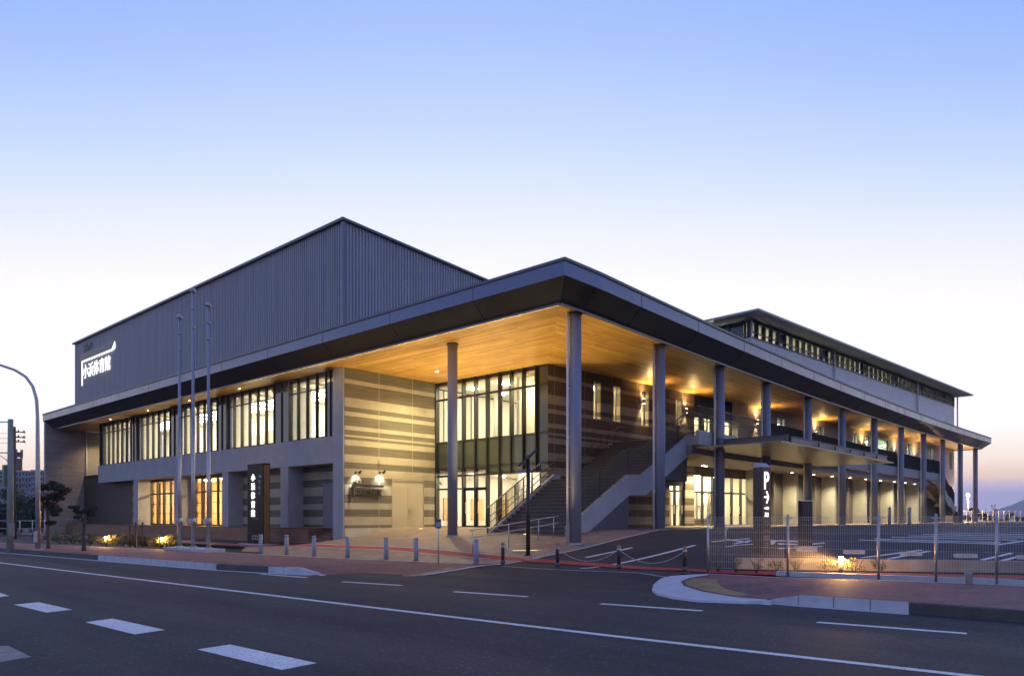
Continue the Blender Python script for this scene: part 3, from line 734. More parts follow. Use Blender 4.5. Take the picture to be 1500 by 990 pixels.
mb.add([(.1, 48.2, SOF), (3.6, 48.2, SOF), (3.6, 54.3, SOF), (.1, 54.3, SOF)], [(0, 1, 2, 3)])
mb.build('soffit_lining', SOFA, roof)
mb = MB(); lb = [(x, bow(x) + YI, SOF) for x in xi] + [(X_END - 1, 10.3, SOF), (71.6, 10.3, SOF), (71.5, 1.95, SOF), (XG, WP[1], SOF)]
bmx = bmesh.new(); f = bmx.faces.new([bmx.verts.new(p) for p in lb]); bmesh.ops.triangulate(bmx, faces=[f])
bmx.verts.index_update(); mb.add([v.co for v in bmx.verts], [tuple(v.index for v in f.verts) for f in bmx.faces]); bmx.free()
mb.build('soffit_lining', SOFB, roof)
def soffit_spot(x, y, z, name, par, power, col=WARMW, r=.09, cone=120, lampm=None, blend=.8):
    m1 = MB(); m1.cyl(x, y, z - .035, z + .02, r, 16); o = m1.build(name, FRAME, par)
    m2 = MB(); m2.cyl(x, y, z - .042, z - .036, r * .82, 16); l_ = m2.build('lamp_disc', lampm or LAMP_DL, o)
    light('SPOT', (x, y, z - .06), power, col, o, (x, y, 0), spot_size=R_(cone), spot_blend=blend, shadow_soft_size=r * .8)
    return o

# --- round columns ----------------------------------------------
cols = [(hit_bow(px)) for px in (843, 967, 1055, 1123, 1184, 1234, 1281, 1320, 1353, 1381, 1407, 1429)]
cols.append((.3, 6.85))
for i, (x, y) in enumerate(cols):
    zb = T(x, y) - .1; mb = MB(); mb.cyl(x, y, zb, SOF, .215, 28)
    o = mb.build('column', COLM, gym)
    if i < 12:
        mb = MB(); px_, py_ = x - .26, y + .16
        mb.cyl(px_, py_, zb, SOF, .05, 12)
        for z in (2.6, 4.4, 6.2, 8.0): mb.bar((px_, py_, z), (x - .1, y + .05, z), .03, .05)
        mb.build('downpipe', mat('pale pipe', (.62, .62, .63), .45, .1), o)
    mb = MB(); mb.cyl(x, y, SOF - .05, SOF - .005, .27, 28); mb.build('column_collar', UNDER, o)
    mb = MB(); zb = T(x, y); mb.cyl(x, y, zb - .05, zb + .035, .285, 28); mb.build('base_plate', STEELG, o)

# --- street front, upper storey ---------------------------------
mb = MB()
mb.box(0, .3, YA + .9, 48.05, 4.24, 5.6)                    # parapet band
mb.box(.3, 1.6, YA + .9, 48.05, 4.24, 4.4)                  # underside of the upper floor
mb.box(0, .45, YA + .02, YA + .9, 0, SOF)                         # end pier beside the entrance wall
mb.box(.3, 5, 48.0, 48.3, 4.24, SOF)
PIER = [(40.1, 40.95), (33.3, 34.0), (26.4, 27.2), (19.6, 20.4)]
for a, b in PIER: mb.box(.02, 1.0, a, b, .2, 4.24)
front = mb.build('street_front', CONC, gym)
BAYS = [(41.62, 48.0, 7), (34.79, 40.65, 6), (27.94, 33.47, 6), (21.17, 26.79, 6), (16.1, 19.66, 4)]
for a, b, npn in BAYS:
    mb = MB()
    for k in range(npn + 1):
        y = a + (b - a) * k / npn; y = min(max(y, a + .04), b - .04); mb.box(.06, .24, y - .028, y + .028, 5.6, SOF - .02)
    mb.box(.14, .24, a, b, 5.602, 5.68); mb.box(.14, .24, a, b, 8.86, SOF - .01); mb.box(.14, .24, a, b, 8.15, 8.21)
    w = mb.build('window', FRAME, gym)
    mb = MB(); mb.add([(.2, a, 5.62), (.2, b, 5.62), (.2, b, 8.93), (.2, a, 8.93)], [(3, 2, 1, 0)]); mb.build('pane', GLASS, w)
for (a, b) in ((40.65, 41.62), (33.47, 34.79), (26.79, 27.94), (19.66, 21.17), (YA + .9, 16.1)):
    mb = MB(); mb.box(.12, .26, a + .003, b - .003, 5.603, SOF - .003); mb.box(.05, .13, (a + b) / 2 - .02, (a + b) / 2 + .02, 5.62, SOF - .01)
    mb.build('dark_wall_panel', mat('dark blue glass panel', (.02, .025, .04), .12, spec=.8), gym)
# corridor behind the upper windows
mb = MB()
mb.box(5.2, 5.4, YA + .3, 48, 4.4, SOF); mb.box(.3, 5.4, YA + .3, 48, 5.2, 5.3); mb.box(.28, 5.4, YA + .3, 48, 8.7, 8.8); mb.box(.5, 5.4, YA + .1, YA + .3, 5.2, 8.7); 
for a, b in PIER + [(47.2, 48)]: mb.box(.3, 1.5, a, b + .35, 5.3, 8.7, 1)
for y in (22, 29.5, 36, 43): mb.box(5.1, 5.22, y, y + 1.8, 5.3, 7.5, 2)
room = mb.build('upper_corridor', [WHITE, CONC_L, mat('corridor door', (.35, .3, .25), .6)], gym)
for y0_, y1_, x_, z1_, mm in ((18.2, 19.0, 3.6, 6.5, 0), (24.2, 26.2, 4.4, 6.1, 1), (31, 31.9, 4.2, 7.2, 0), (38.2, 40, 4.6, 6.3, 1)):
    mb = MB(); mb.box(x_, x_ + .5, y0_, y1_, 5.3, z1_); mb.build('cupboard', [mat('pale grey cupboard', (.45, .43, .4), .6), mat('oak cupboard', (.4, .27, .14), .6)][mm], room)
for y in [16 + 1.9 * k for k in range(17)]:
    mb = MB(); mb.box(.3, 5.2, y, y + .12, 8.58, 8.7); mb.build('ceiling_beam', mat('ceiling beam', (.5, .48, .43), .7), room)
lamps([(1.9, 3.9, 16.25 + 1.9 * k, 17.55 + 1.9 * k, 8.62, 8.69) for k in range(16)], emit('corridor panel lamp', (1, .87, .60), 13), room)

# --- street front, ground storey --------------------------------
mb = MB()
xr = .96
ywin = [(hit_x(260, 757, xr).y, hit_x(221, 757, xr).y), (hit_x(331, 757, xr).y, hit_x(285, 757, xr).y)]
L = 48 - (YA + .9)
mb.wall((xr, 43.6), (xr, YA + .9), .2, 4.24, .25, [(43.6 - b, 43.6 - a, .93, 4.16) for a, b in ywin])
mb.build('recessed_wall', BANDW, gym)
mb = MB(); mb.box(xr, xr + .2, 43.6, 54.3, .2, 5.05); mb.box(xr, 3.6, 48.3, 54.3, 4.9, 5.04); mb.build('wood_siding', SIDING, gym)
mb = MB(); mb.box(.7, .955, 16.1, 17.3, .9, 3.3); mb.box(.68, .7, 16.0, 17.4, 3.2, 3.28)
mb.build('service_cabinet', mat('grey cabinet', (.16, .16, .18), .5), gym)
for a, b in ywin:
    mb = MB(); z0, z1 = .93, 4.16
    for k in range(5):
        y = a + (b - a) * k / 4; w_ = .05 if k != 2 else .08; y = min(max(y, a + w_), b - w_); mb.box(xr - .04, xr + .1, y - w_, y + w_, z0, z1)
    for z in (z0 + .05, 3.18, z1 - .05): mb.box(xr - .03, xr + .09, a, b, z - .05, z + .05)
    for z in (1.75, 2.45): mb.box(xr, xr + .05, a, b, z - .015, z + .015)
    w = mb.build('window', FRAME, gym)
    mb = MB(); mb.add([(xr + .06, a, z0), (xr + .06, b, z0), (xr + .06, b, z1), (xr + .06, a, z1)], [(3, 2, 1, 0)]); mb.build('pane', GLASS, w)
    m_ = 14                                                        # pleated curtains drawn aside
    for (c, d) in ((a + .1, a + (b - a) * .14), (a + (b - a) * .9, b - .06)):
        pts = [(xr + .55 + .05 * math.sin(k * 1.9), c + (d - c) * k / m_) for k in range(m_ + 1)]; mb = MB()
        mb.add([(x, y, 1.0) for x, y in pts] + [(x, y, 4.0) for x, y in pts], [(i, i + 1, m_ + 2 + i, m_ + 1 + i) for i in range(m_)], 0, True)
        mb.build('curtain', CURT, w)
y0, y1 = ywin[1][0] - 1.5, ywin[0][1] + 1.5
mb = MB()
mb.box(5.5, 5.6, y0, y1, .9, 4.2); mb.box(xr + .26, 5.6, y0, y1, .8, .9); mb.box(xr + .26, 5.6, y0 - .1, y0, .9, 4.2); mb.box(xr + .26, 5.6, y1, y1 + .1, .9, 4.2); mb.box(xr + .26, 5.6, y0, y1, 4.18, 4.23, 1)
room = mb.build('ground_room', [WOODI, WHITE], gym)
lamps([(3, 3.4, y, y + 1.2, 4.1, 4.17) for y in (y0 + 2, y0 + 5, y0 + 8, y0 + 11)], emit('amber ceiling lamp', (1, .76, .38), 170), room)
# deck
mb = MB()
mb.box(-.45, xr, 16.9, 54.3, 0, .9, 0); mb.box(-.47, xr, 16.9, 54.3, .9, .93, 1)
for k in range(5): mb.box(-.45 + .3 * k, xr, YA + .92, 16.9, .0, .3 + .15 * k - .03, 0); mb.box(-.47 + .3 * k, xr, YA + .92, 16.897, .27 + .15 * k, .3 + .15 * k, 1)
mb.build('timber_deck', [DECK, DECKT], gym)
# end wall with its lit inner return
mb = MB(); mb.prism([(-2.0, 54.3, -.1), (1.2, 54.3, -.1), (1.2, 54.3, SOF), (-1.38, 54.3, SOF), (-2.0, 54.3, 9.52)], (0, .4, 0)); mb.build('end_wall', STONE, gym)
mb = MB(); mb.box(1.2, 3.6, 54.36, 54.6, 4.9, SOF); mb.box(3.6, 3.8, 48.3, 54.36, 4.9, SOF); mb.build('end_return', CONC_L, gym)
mb = MB(); mb.cyl(1.12, 54.2, .9, SOF, .055, 12); mb.build('downpipe', mat('pale pipe', (.62, .62, .63), .45, .1), gym)
soffit_spot(1.9, 52.6, SOF, 'downlight', gym, 500, WARM)
for y in (24, 30.5, 37, 44): soffit_spot(-.5, y, SOF, 'downlight', gym, 40, WARM, .05)

# --- entrance wall (banded) with double door and lit name sign ---
dA_ = hit_y(574, 757, YA); dB_ = hit_y(621, 757, YA); zt = hit_y(574, 702, YA).z
mb = MB(); mb.wall((.08, YA), (XG, YA), -.1, SOF, .3, [(dA_.x - .08, dB_.x - .08, -.1, zt)]); ew = mb.build('entrance_wall', BANDW, gym)
mb = MB(); mb.box(.08, 2.35, YA - .012, YA - .002, -.1, .92); mb.box(2.35, XG - .05, YA - .012, YA - .002, .5, .92) if False else None; mb.build('plinth', CONC_L, ew)
mb = MB(); xm = (dA_.x + dB_.x) / 2
mb.box(dA_.x + .04, xm - .004, YA + .03, YA + .09, .6, zt - .04); mb.box(xm + .004, dB_.x - .04, YA + .03, YA + .09, .6, zt - .04)
dd = mb.build('double_door', CREAMD, gym)
mb = MB(); mb.box(dA_.x, dA_.x + .04, YA - .01, YA + .1, .6, zt); mb.box(dB_.x - .04, dB_.x, YA - .01, YA + .1, .6, zt); mb.box(dA_.x, dB_.x, YA - .03, YA + .1, zt - .04, zt + .015); mb.build('door_frame', mat('beige frame', (.42, .36, .25), .5), dd)
mb = MB(); mb.box(xm + .06, xm + .1, YA - .03, YA + .03, 1.75, 1.95); mb.bar((xm + .08, YA - .04, 1.85), (xm + .22, YA - .04, 1.85), .025); mb.build('handle', STEEL, dd)
# sign over the pavement side of the wall
def wall_sign(par, o_, right, up, u, face, halo=None, halo_off=.05):
    """bracket shaped sign: a long bar with a drop at its near end, small letters above, large below"""
    rt, up_ = Vector(right), Vector(up); nn = rt.cross(up_); o_ = Vector(o_)
    P_ = lambda a, b, c=0.: tuple(o_ + rt * (a * u) + up_ * (b * u) + nn * c)
    def slab(mb, pts, c0, c1, mi=0): mb.prism([P_(a, b, c0) for a, b in pts], nn * (c1 - c0), mi)
    bar = [(0, 0), (6.4, 0), (6.9, .42), (0, .42)]; drop = [(0, -1.85), (.32, -1.85), (.32, 0), (0, 0)]
    mb = MB(); slab(mb, bar, .06, .13); slab(mb, drop, .06, .13)
    s_ = mb.build('wall_sign', face, par)
    mb = MB(); text_into(mb, '小浜体育館', 1.12 * u, P_(.62, -1.3, .09), rt, up_, .025, .004 * u); mb.build('lettering', LETTER if halo else face, s_)
    mb = MB(); text_into(mb, '雲仙市', .62 * u, P_(.55, .75, .09), rt, up_, .015, .006 * u); mb.build('lettering', face, s_)
    if halo:
        mb = MB(); slab(mb, [(.02, .02), (6.36, .02), (6.8, .40), (.02, .40)], .04, .055); slab(mb, [(.02, -1.83), (.3, -1.83), (.3, 0), (.02, 0)], .04, .055)
        slab(mb, [(-.03, -.1), (6.5, -.1), (7.0, .0), (6.96, .48), (6.4, .01), (-.03, .01)], .058, .075)
        slab(mb, [(.32, -1.85), (.42, -1.85), (.42, -.1), (.32, -.1)], .058, .075)
        mb.build('light_strip', halo, s_)
    return s_
pS = hit_y(514, 712, YA); pE = hit_y(562, 714, YA)
wall_sign(gym, (pS.x, YA, pS.z - .02), (1, 0, 0), (0, 0, 1), (pE.x - pS.x) / 6.9, mat('bronze letters', (.05, .04, .03), .4, .5))
for px in (521, 556):
    p = hit_y(px, 692, YA)
    mb = MB(); mb.tube([(p.x, YA, p.z), (p.x, YA - .35, p.z + .03)], .016, 8); mb.cyl(p.x, YA - .02, p.z - .05, p.z + .05, .05, 12)
    mb.tube([(p.x, YA - .47, p.z + .08), (p.x, YA - .31, p.z - .04)], [.055, .065], 14)
    o = mb.build('sign_light', FRAME, gym)
    mb = MB(); mb.tube([(p.x, YA - .312, p.z - .038), (p.x, YA - .307, p.z - .042)], .055, 14); mb.build('lamp_disc', LAMP_WHITE, o)
    light('SPOT', (p.x, YA - .30, p.z - .05), 130, (1, .97, .8), o, (p.x, YA + .02, p.z - .75), spot_size=R_(110), spot_blend=.9, shadow_soft_size=.05)
mb = MB(); p = hit_y(645, 709, YA); mb.box(p.x - .05, p.x + .05, YA - .1, YA, p.z, p.z + .12); mb.ball((p.x, YA - .14, p.z - .02), .05, 10); mb.build('security_camera', WHITE, gym)
pd = hit_x(640, 543, 0); pdz = hit_z(640, 543, SOF); soffit_spot(pdz.x, pdz.y, SOF, 'downlight', gym, 1900, (1, .82, .42), .10, 150)

# --- glazed entrance ---------------------------------------------
gy = [hit_x(px, 757, XG).y for px in (800, 787, 768, 750, 733, 715, 698, 680, 664)]; gy = [WP[1] + .02] + gy[1:] + [YA - .04]
Z_LO, Z_HEAD, Z_SP, Z_UP = .93, 3.75, 4.15, 5.62
mb = MB()
for k, y in enumerate(gy):
    if 0 < k: mb.box(XG - .16, XG + .12, y - .035, y + .035, Z_LO if k > 3 else Z_HEAD, SOF - .02)
for z in (Z_HEAD, Z_SP, Z_UP, 8.0, SOF - .06): mb.box(XG - .05, XG + .08, WP[1], YA - .02, z - .045, z + .045)
mb.box(XG - .05, XG + .08, gy[5], YA - .02, Z_LO - .1, Z_LO + .06)
mb.box(XG - .05, XG + .08, gy[5], YA - .02, 3.0, 3.08)
gw = mb.build('entrance_glazing', FRAME, gym)
mb = MB(); mb.add([(XG, gy[1], Z_UP), (XG, YA, Z_UP), (XG, YA, SOF), (XG, gy[1], SOF)], [(3, 2, 1, 0)]); mb.add([(XG, WP[1], .9), (XG, YA, .9), (XG, YA, Z_HEAD), (XG, WP[1], Z_HEAD)], [(3, 2, 1, 0)]); mb.build('pane', GLASS, gw)
mb = MB(); mb.add([(XG - .01, WP[1], Z_SP), (XG - .01, YA, Z_SP), (XG - .01, YA, Z_UP), (XG - .01, WP[1], Z_UP)], [(3, 2, 1, 0)])
mb.add([(XG - .01, WP[1], Z_UP), (XG - .01, gy[1], Z_UP), (XG - .01, gy[1], SOF), (XG - .01, WP[1], SOF)], [(3, 2, 1, 0)]); mb.box(XG + .0, XG + .05, WP[1], gy[5], Z_HEAD, Z_SP); mb.build('spandrel_panel', GLASSD2, gw)
# entrance doors
ya, yb = hit_x(698, 757, XG).y, hit_x(680, 757, XG).y
for (c, d) in ((gy[6], gy[7]), (gy[5], gy[6])):
    mb = MB()
    mb.box(XG - .03, XG + .03, c + .04, c + .1, .95, 3.0); mb.box(XG - .03, XG + .03, d - .1, d - .04, .95, 3.0); mb.box(XG - .03, XG + .03, c + .04, d - .04, .95, 1.05); mb.box(XG - .03, XG + .03, c + .04, d - .04, 2.92, 3.0)
    dr = mb.build('glass_door', FRAME, gym); mb = MB(); mb.box(XG - .09, XG - .06, d - .2, d - .17, 1.7, 2.3); mb.build('handle', STEEL, dr)
# lit hall behind
mb = MB()
mb.box(XG + .1, 15, WP[1] + .5, YA, 5.2, 5.35); mb.box(XG + .1, 15, WP[1] + .3, YA, .8, .92); mb.box(XG + .1, 15, WP[1] + .5, YA, 8.7, 8.8)
mb.box(15, 15.2, WP[1] - .6, YA, .9, 8.7); mb.box(XG + .1, 15, YA + .31, YA + .5, .9, 8.7); mb.box(XG + .1, 15, WP[1] + .5, YA, 3.9, 3.98)
mb.box(12.4, 12.6, 8.2, 11.2, 5.35, 7.6, 1); mb.box(12.38, 12.39, 11.8, 12.9, 5.35, 7.5, 2); mb.box(13.5, 14, 10, YA, .92, 2.9, 3); mb.box(12.6, 13.2, 9.5, 13.5, .92, 1.95, 3)
mb.cyl(9.5, 12.8, 5.35, 8.7, .25, 20, 0)
mb.box(8, 12.4, WP[1] + .6, YA, 6.35, 6.4, 2) if False else None
for k in range(4): mb.box(14.9, 15, 7.4 + 1.7 * k, 8.5 + 1.7 * k, 5.35, 7.4, 1); mb.box(14.86, 14.9, 7.4 + 1.7 * k, 7.46 + 1.7 * k, 5.35, 7.4, 2)
for k in range(3): mb.box(7 + 2.2 * k, 7.06 + 2.2 * k, YA + .26, YA + .31, 5.35, 8.7, 2); mb.box(7 + 2.2 * k, 8.1 + 2.2 * k, YA + .25, YA + .31, 1.3, 2.6, 3)
room = mb.build('entrance_hall', [WHITE, WHITE, mat('hall door', (.14, .16, .15), .5), WOODI], gym)
lamps([(x, y, z, z + .06, .21, 16) for x in (7.6, 9.8, 12) for y in (8, 10.4, 12.8) for z in (8.62, 3.83)], emit('hall lamp', (1, .86, .58), 110), room, 'cyl')

# --- long banded wall above the stair ------------------------------
def wpt(px, py): return hit_line(px, py, WP, WQ)
wd = (Vector(WQ) - Vector(WP)).normalized(); wn_ = Vector((wd.y, -wd.x))   # outward = towards the colonnade
sof_ = lambda p: (Vector((p[0], p[1])) - Vector(WP)).length
def W3(s_, out, z): q = Vector(WP) + wd * s_ + wn_ * out; return (q.x, q.y, z)
def wbox(mb, s0, s1, o0, o1, z0, z1, mi=0):
    mb.add([W3(s0, o0, z0), W3(s1, o0, z0), W3(s1, o1, z0), W3(s0, o1, z0), W3(s0, o0, z1), W3(s1, o0, z1), W3(s1, o1, z1), W3(s0, o1, z1)],
           [(3, 2, 1, 0), (4, 5, 6, 7)[::-1], (0, 1, 5, 4), (1, 2, 6, 5), (2, 3, 7, 6), (3, 0, 4, 7)], mi)
def wquad(mb, s0, s1, o, z0, z1, mi=0): mb.add([W3(s0, o, z0), W3(s1, o, z0), W3(s1, o, z1), W3(s0, o, z1)], [(0, 1, 2, 3)], mi)
S1 = sof_(wpt(1017, 757))
slits = []
for a, b, t_, u_ in ((870, 880, 559, 614), (899, 908.5, 565, 618), (940, 950, 573, 624), (990, 998.5, 582, 624)):
    p, q = wpt(a, t_), wpt(b, u_); slits.append((sof_(p), sof_(q), q.z, p.z))
mb = MB(); q_ = Vector(WP) + wd * S1
S_D0, S_D1, S_P1 = sof_(wpt(981, 757)), sof_(wpt(1004, 757)), sof_(wpt(1016, 757))
lw = sof_(wpt(938, 757)); 
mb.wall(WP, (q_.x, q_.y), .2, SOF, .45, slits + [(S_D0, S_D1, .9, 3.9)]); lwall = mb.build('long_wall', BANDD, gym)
for (a, b, z0, z1) in slits:
    mb = MB(); wquad(mb, a, b, -.34, z0, z1); w = mb.build('slit_window', GLASS, gym)
    mb = MB(); wbox(mb, a - .002, a + .03, -.34, -.28, z0, z1); wbox(mb, b - .03, b + .002, -.34, -.28, z0, z1); mb.build('window_frame', FRAME, w)
# room behind the slits and the ground floor doors
mb = MB(); wbox(mb, .4, S1 + 6.5, -2.6, -2.4, .9, 8.7); wbox(mb, .4, S1 + 6.5, -2.4, -.46, 5.2, 5.3); wbox(mb, .4, S1 + 6.5, -2.4, -.46, 8.6, 8.7); wbox(mb, .4, S1 + 7.8, -2.4, -.46, 4.2, 4.3); wbox(mb, .4, S1 + 8, -2.4, -.46, .8, .93); wbox(mb, S1 + 6.5, S1 + 6.7, -2.4, -.46, 5.3, 8.6); wbox(mb, S1 + 7.6, S1 + 7.8, -2.4, -.46, .93, 4.2); wbox(mb, S1 + 6.5, S1 + 7.8, -2.6, -2.4, .9, 4.3)
room = mb.build('side_rooms', WHITE, gym)
lamps([(1.5 + 2.7 * k, 2.6 + 2.7 * k, -1.6, -1.3, z, z + .07) for k in range(7) for z in (8.5, 4.12)], emit('side room lamp', (1, .84, .46), 130), room, 'wbox')
mb = MB()
for k in range(5): wbox(mb, S1 + .9 + 1.55 * k, S1 + 1.0 + 1.55 * k, -2.39, -2.3, .93, 3.2); wbox(mb, S1 + .9 + 1.55 * k, S1 + 1.9 + 1.55 * k, -2.38, -2.33, 2.2, 2.28)
wbox(mb, S1 + 2.6, S1 + 4.4, -2.1, -1.6, .93, 1.38); wbox(mb, S1 + 5.4, S1 + 6.6, -2.35, -2.2, 1.6, 2.5)
mb.build('room_fitting', mat('grey wood fitting', (.22, .17, .11), .6), room)
# upper doors at the stair head
S2 = sof_(wpt(1075, 757)); S3 = sof_(wpt(1091, 757)); FL = 5.42
mb = MB()
wbox(mb, S1, S2, -.3, -.12, 7.75, SOF); 
for k in range(5):
    s_ = S1 + (S2 - S1) * k / 4; s_ = min(max(s_, S1 + .05), S2 - .05); wbox(mb, s_ - .06, s_ + .06, -.3, -.16, FL, 7.75)
for z in (FL + .05, 6.72, 7.7): wbox(mb, S1, S2, -.29, -.17, z - .05, z + .05)
w = mb.build('upper_doors', FRAME, gym)
mb = MB(); wquad(mb, S1, S2, -.23, FL, 7.7); mb.build('pane', GLASS, w)
mb = MB()
for k in range(4):
    s_ = S1 + (S2 - S1) * (k + .5) / 4; wbox(mb, s_ - .3, s_ - .27, -.16, -.1, 5.9, 6.5); wbox(mb, s_ + .27, s_ + .3, -.16, -.1, 5.9, 6.5)
mb.build('handle', STEELG, w)
mb = MB(); wbox(mb, S2, S3, -.4, .25, FL, SOF); mb.build('white_pilaster', CONC_L, gym)
# tiled upper wall with windows
S_E = sof_(WQ); tw = []
for a, b, t_, u_ in ((1139, 1149, 612, 634), (1199.5, 1207, 624, 645.5), (1249.5, 1256, 633, 655), (1286, 1304, 641, 664), (1329, 1335.5, 649, 668), (1361, 1366.5, 655.5, 671), (1391, 1395, 662, 688), (1268, 1277, 637, 668)):
    p, q = wpt(a, t_), wpt(b, u_); tw.append((sof_(p), sof_(q), max(FL + .02, q.z), p.z))
mb = MB(); q0 = Vector(WP) + wd * S3
mb.wall((q0.x, q0.y), WQ, 4.6, SOF + .02, .4, [(a - S3, b - S3, c, d) for a, b, c, d in tw]); q1 = Vector(WQ); mb.box(q1.x - .4, q1.x, q1.y + .41, q1.y + 9, .5, SOF)
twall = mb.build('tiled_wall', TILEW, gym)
for (a, b, z0, z1) in tw:
    mb = MB(); wbox(mb, a, a + .035, -.3, -.2, z0, z1); wbox(mb, b - .035, b, -.3, -.2, z0, z1); wbox(mb, a, b, -.3, -.2, z0, z0 + .035); wbox(mb, a, b, -.3, -.2, z1 - .035, z1)
    w = mb.build('window', FRAME, gym); mb = MB(); wquad(mb, a, b, -.25, z0, z1); mb.build('pane', GLASS, w)
mb = MB(); wbox(mb, S3, S_E - 4, -3, -2.9, 4.8, 8.6); wbox(mb, S3, S_E - 4, -2.9, -.41, 8.5, 8.6); wbox(mb, S3, S_E - 4, -2.9, -.41, 5.2, 5.3)
room = mb.build('upper_gallery_room', mat('pale green plaster', (.62, .70, .58), .7), gym)
lamps([(S3 + 3 + 4.6 * k, S3 + 4.4 + 4.6 * k, -1.9, -1.6, 8.4, 8.46) for k in range(9)], emit('dim gallery lamp', (.92, 1, .78), 90), room, 'wbox')

# --- balcony slab, parapet and lower storey ------------------------
xb0, xb1 = 10.9, 60.6
bx = [xb0 + (xb1 - xb0) * k / 30 for k in range(31)]
def slab(mb, off, z0, z1, x0=xb0, x1=xb1, mi=0):
    b_ = [x for x in bx if x0 <= x <= x1]; m = len(b_)
    pts = [(x, bow(x) + off) for x in b_] + [(x, wl(x) + .05) for x in reversed(b_)]
    k = len(pts)
    mb.add([(x, y, z0) for x, y in pts] + [(x, y, z1) for x, y in pts], [(i, (i + 1) % k, k + (i + 1) % k, k + i) for i in range(k)] +
           [(i, k - 1 - i, k - 2 - i, i + 1) for i in range(m - 1)] + [(k + i, k + i + 1, 2 * k - 2 - i, 2 * k - 1 - i) for i in range(m - 1)], mi)
mb = MB(); slab(mb, .32, 5.0, FL); 
for a, b in zip(bx, bx[1:]): mb.bar((a, bow(a) + .42, 5.55), (b, bow(b) + .42, 5.55), .2, .32)
bal = mb.build('balcony', CONC, gym)
mb = MB(); slab(mb, .75, 4.6, 4.998); mb.build('balcony_beam', mat('grey painted concrete', (.2, .2, .215), .6), bal)
mb = MB()
i0 = next(i for i, x in enumerate(bx) if x > 18)
for a, b in zip(bx[i0:], bx[i0 + 1:]): mb.bar((a, bow(a) + .42, 6.3), (b, bow(b) + .42, 6.3), .03, 1.16); mb.bar((a, bow(a) + .42, 6.91), (b, bow(b) + .42, 6.91), .07, .06)
mb.build('parapet_screen', mat('dark perforated screen', (.022, .017, .014), .8, var=.1, spec=.12), bal)
mb = MB(); x = xb0 + .2
while x < bx[i0]: mb.box(x - .009, x + .009, bow(x) + .41, bow(x) + .43, 5.7, 6.9); x += .115
for z in (6.9, 6.5, 6.2): mb.bar((xb0, bow(xb0) + .42, z), (bx[i0], bow(bx[i0]) + .42, z), .045, .05)
mb.build('railing', FRAME, bal)

# ground storey behind the colonnade
S4 = sof_(wpt(1102, 757))
mb = MB(); q0 = Vector(WP) + wd * S4
pdoor = (sof_(wpt(1267, 757)), sof_(wpt(1275, 757)))
mb.wall((q0.x, q0.y), WQ, .6, 4.6, .4, [(pdoor[0] - S4, pdoor[1] - S4, .9, 3.3)])
wbox(mb, S1, S4, -.4, -.05, 4.15, 4.6)
mb.build('lower_wall', mat('grey brown render', (.12, .105, .09), .75, var=.12, scale=1.5), gym)
for px in (1112, 1166, 1222, 1267, 1307, 1344):
    p1_ = (WP[0], WP[1] - 1.); q1_ = (WQ[0], WQ[1] - 1.); h = hit_line(px, 757, p1_, q1_); s_ = sof_((h.x, h.y))
    mb = MB(); wbox(mb, s_, s_ + .32, .002, 1.02, .6, 4.598); mb.build('wall_pier', CONC_L, gym)
    if px != 1112:
        mb = MB(); wbox(mb, s_ - 2.6, s_ - 2.42, .002, .62, .6, 4.598); mb.build('wall_pier', mat('brown concrete', (.17, .15, .125), .75, var=.12), gym)
for (S_a, S_b, nn_, name) in ((S1 + .05, S4, 6, 'lower_glazing'), (S_D0, S_D1, 2, 'side_door')):
    mb = MB(); zt = 4.15 if nn_ == 6 else 3.9
    for k in range(nn_ + 1):
        s_ = S_a + (S_b - S_a) * k / nn_; s_ = min(max(s_, S_a + .05), S_b - .05); wbox(mb, s_ - .055, s_ + .055, -.3, -.14, .9, zt)
    for z in (.95, 3.05, zt - .05): wbox(mb, S_a, S_b, -.29, -.15, z - .05, z + .05)
    if nn_ == 2: wbox(mb, S_a, S_b, -.28, -.1, 3.35, zt)
    w = mb.build(name, FRAME, gym); mb = MB(); wquad(mb, S_a, S_b, -.22, .9, zt); mb.build('pane', GLASS, w)
    mb = MB()
    for k in range(nn_):
        s_ = S_a + (S_b - S_a) * (k + .5) / nn_; wbox(mb, s_ + .2, s_ + .23, -.13, -.08, 1.7, 2.2)
    mb.build('handle', STEEL, w)
mb = MB(); wbox(mb, pdoor[0], pdoor[1], -.3, -.28, .9, 3.3); dl = mb.build('lit_side_door', emit('lit frosted glass', (1, .95, .78), 1.3), gym)
mb = MB()
for s_ in (pdoor[0] + .04, sum(pdoor) / 2, pdoor[1] - .04): wbox(mb, s_ - .04, s_ + .04, -.27, -.2, .9, 3.3)
wbox(mb, pdoor[0], pdoor[1], -.27, -.2, 2.6, 2.68); mb.build('door_frame', FRAME, dl)
for px, py in ((1008, 683), (1030, 681), (1120, 688), (1160, 691.5), (1192, 694.5), (1219, 697), (1245, 699), (1268, 701), (1290, 703), (1310, 705), (1329, 706.5), (1346, 708), (1366, 709.5)):  # last downlight is added to light the far stair wall
    p = hit_z(px, py, 4.6); y = min(p.y, wl(p.x) - .8); soffit_spot(p.x, max(y, bow(p.x) + 1.1), 4.6, 'downlight', gym, 750, (1, .84, .48), .11, 135)
soffit_spot(8.6, 4.6, 3.6, 'downlight', gym, 420, (1, .84, .46), .11, 140)  # added under the stair to brighten the banded wall behind
soffit_spot(10.6, 4.2, 4.35, 'downlight', gym, 900, (1, .84, .46), .11, 140)  # second lamp added there for the same wall
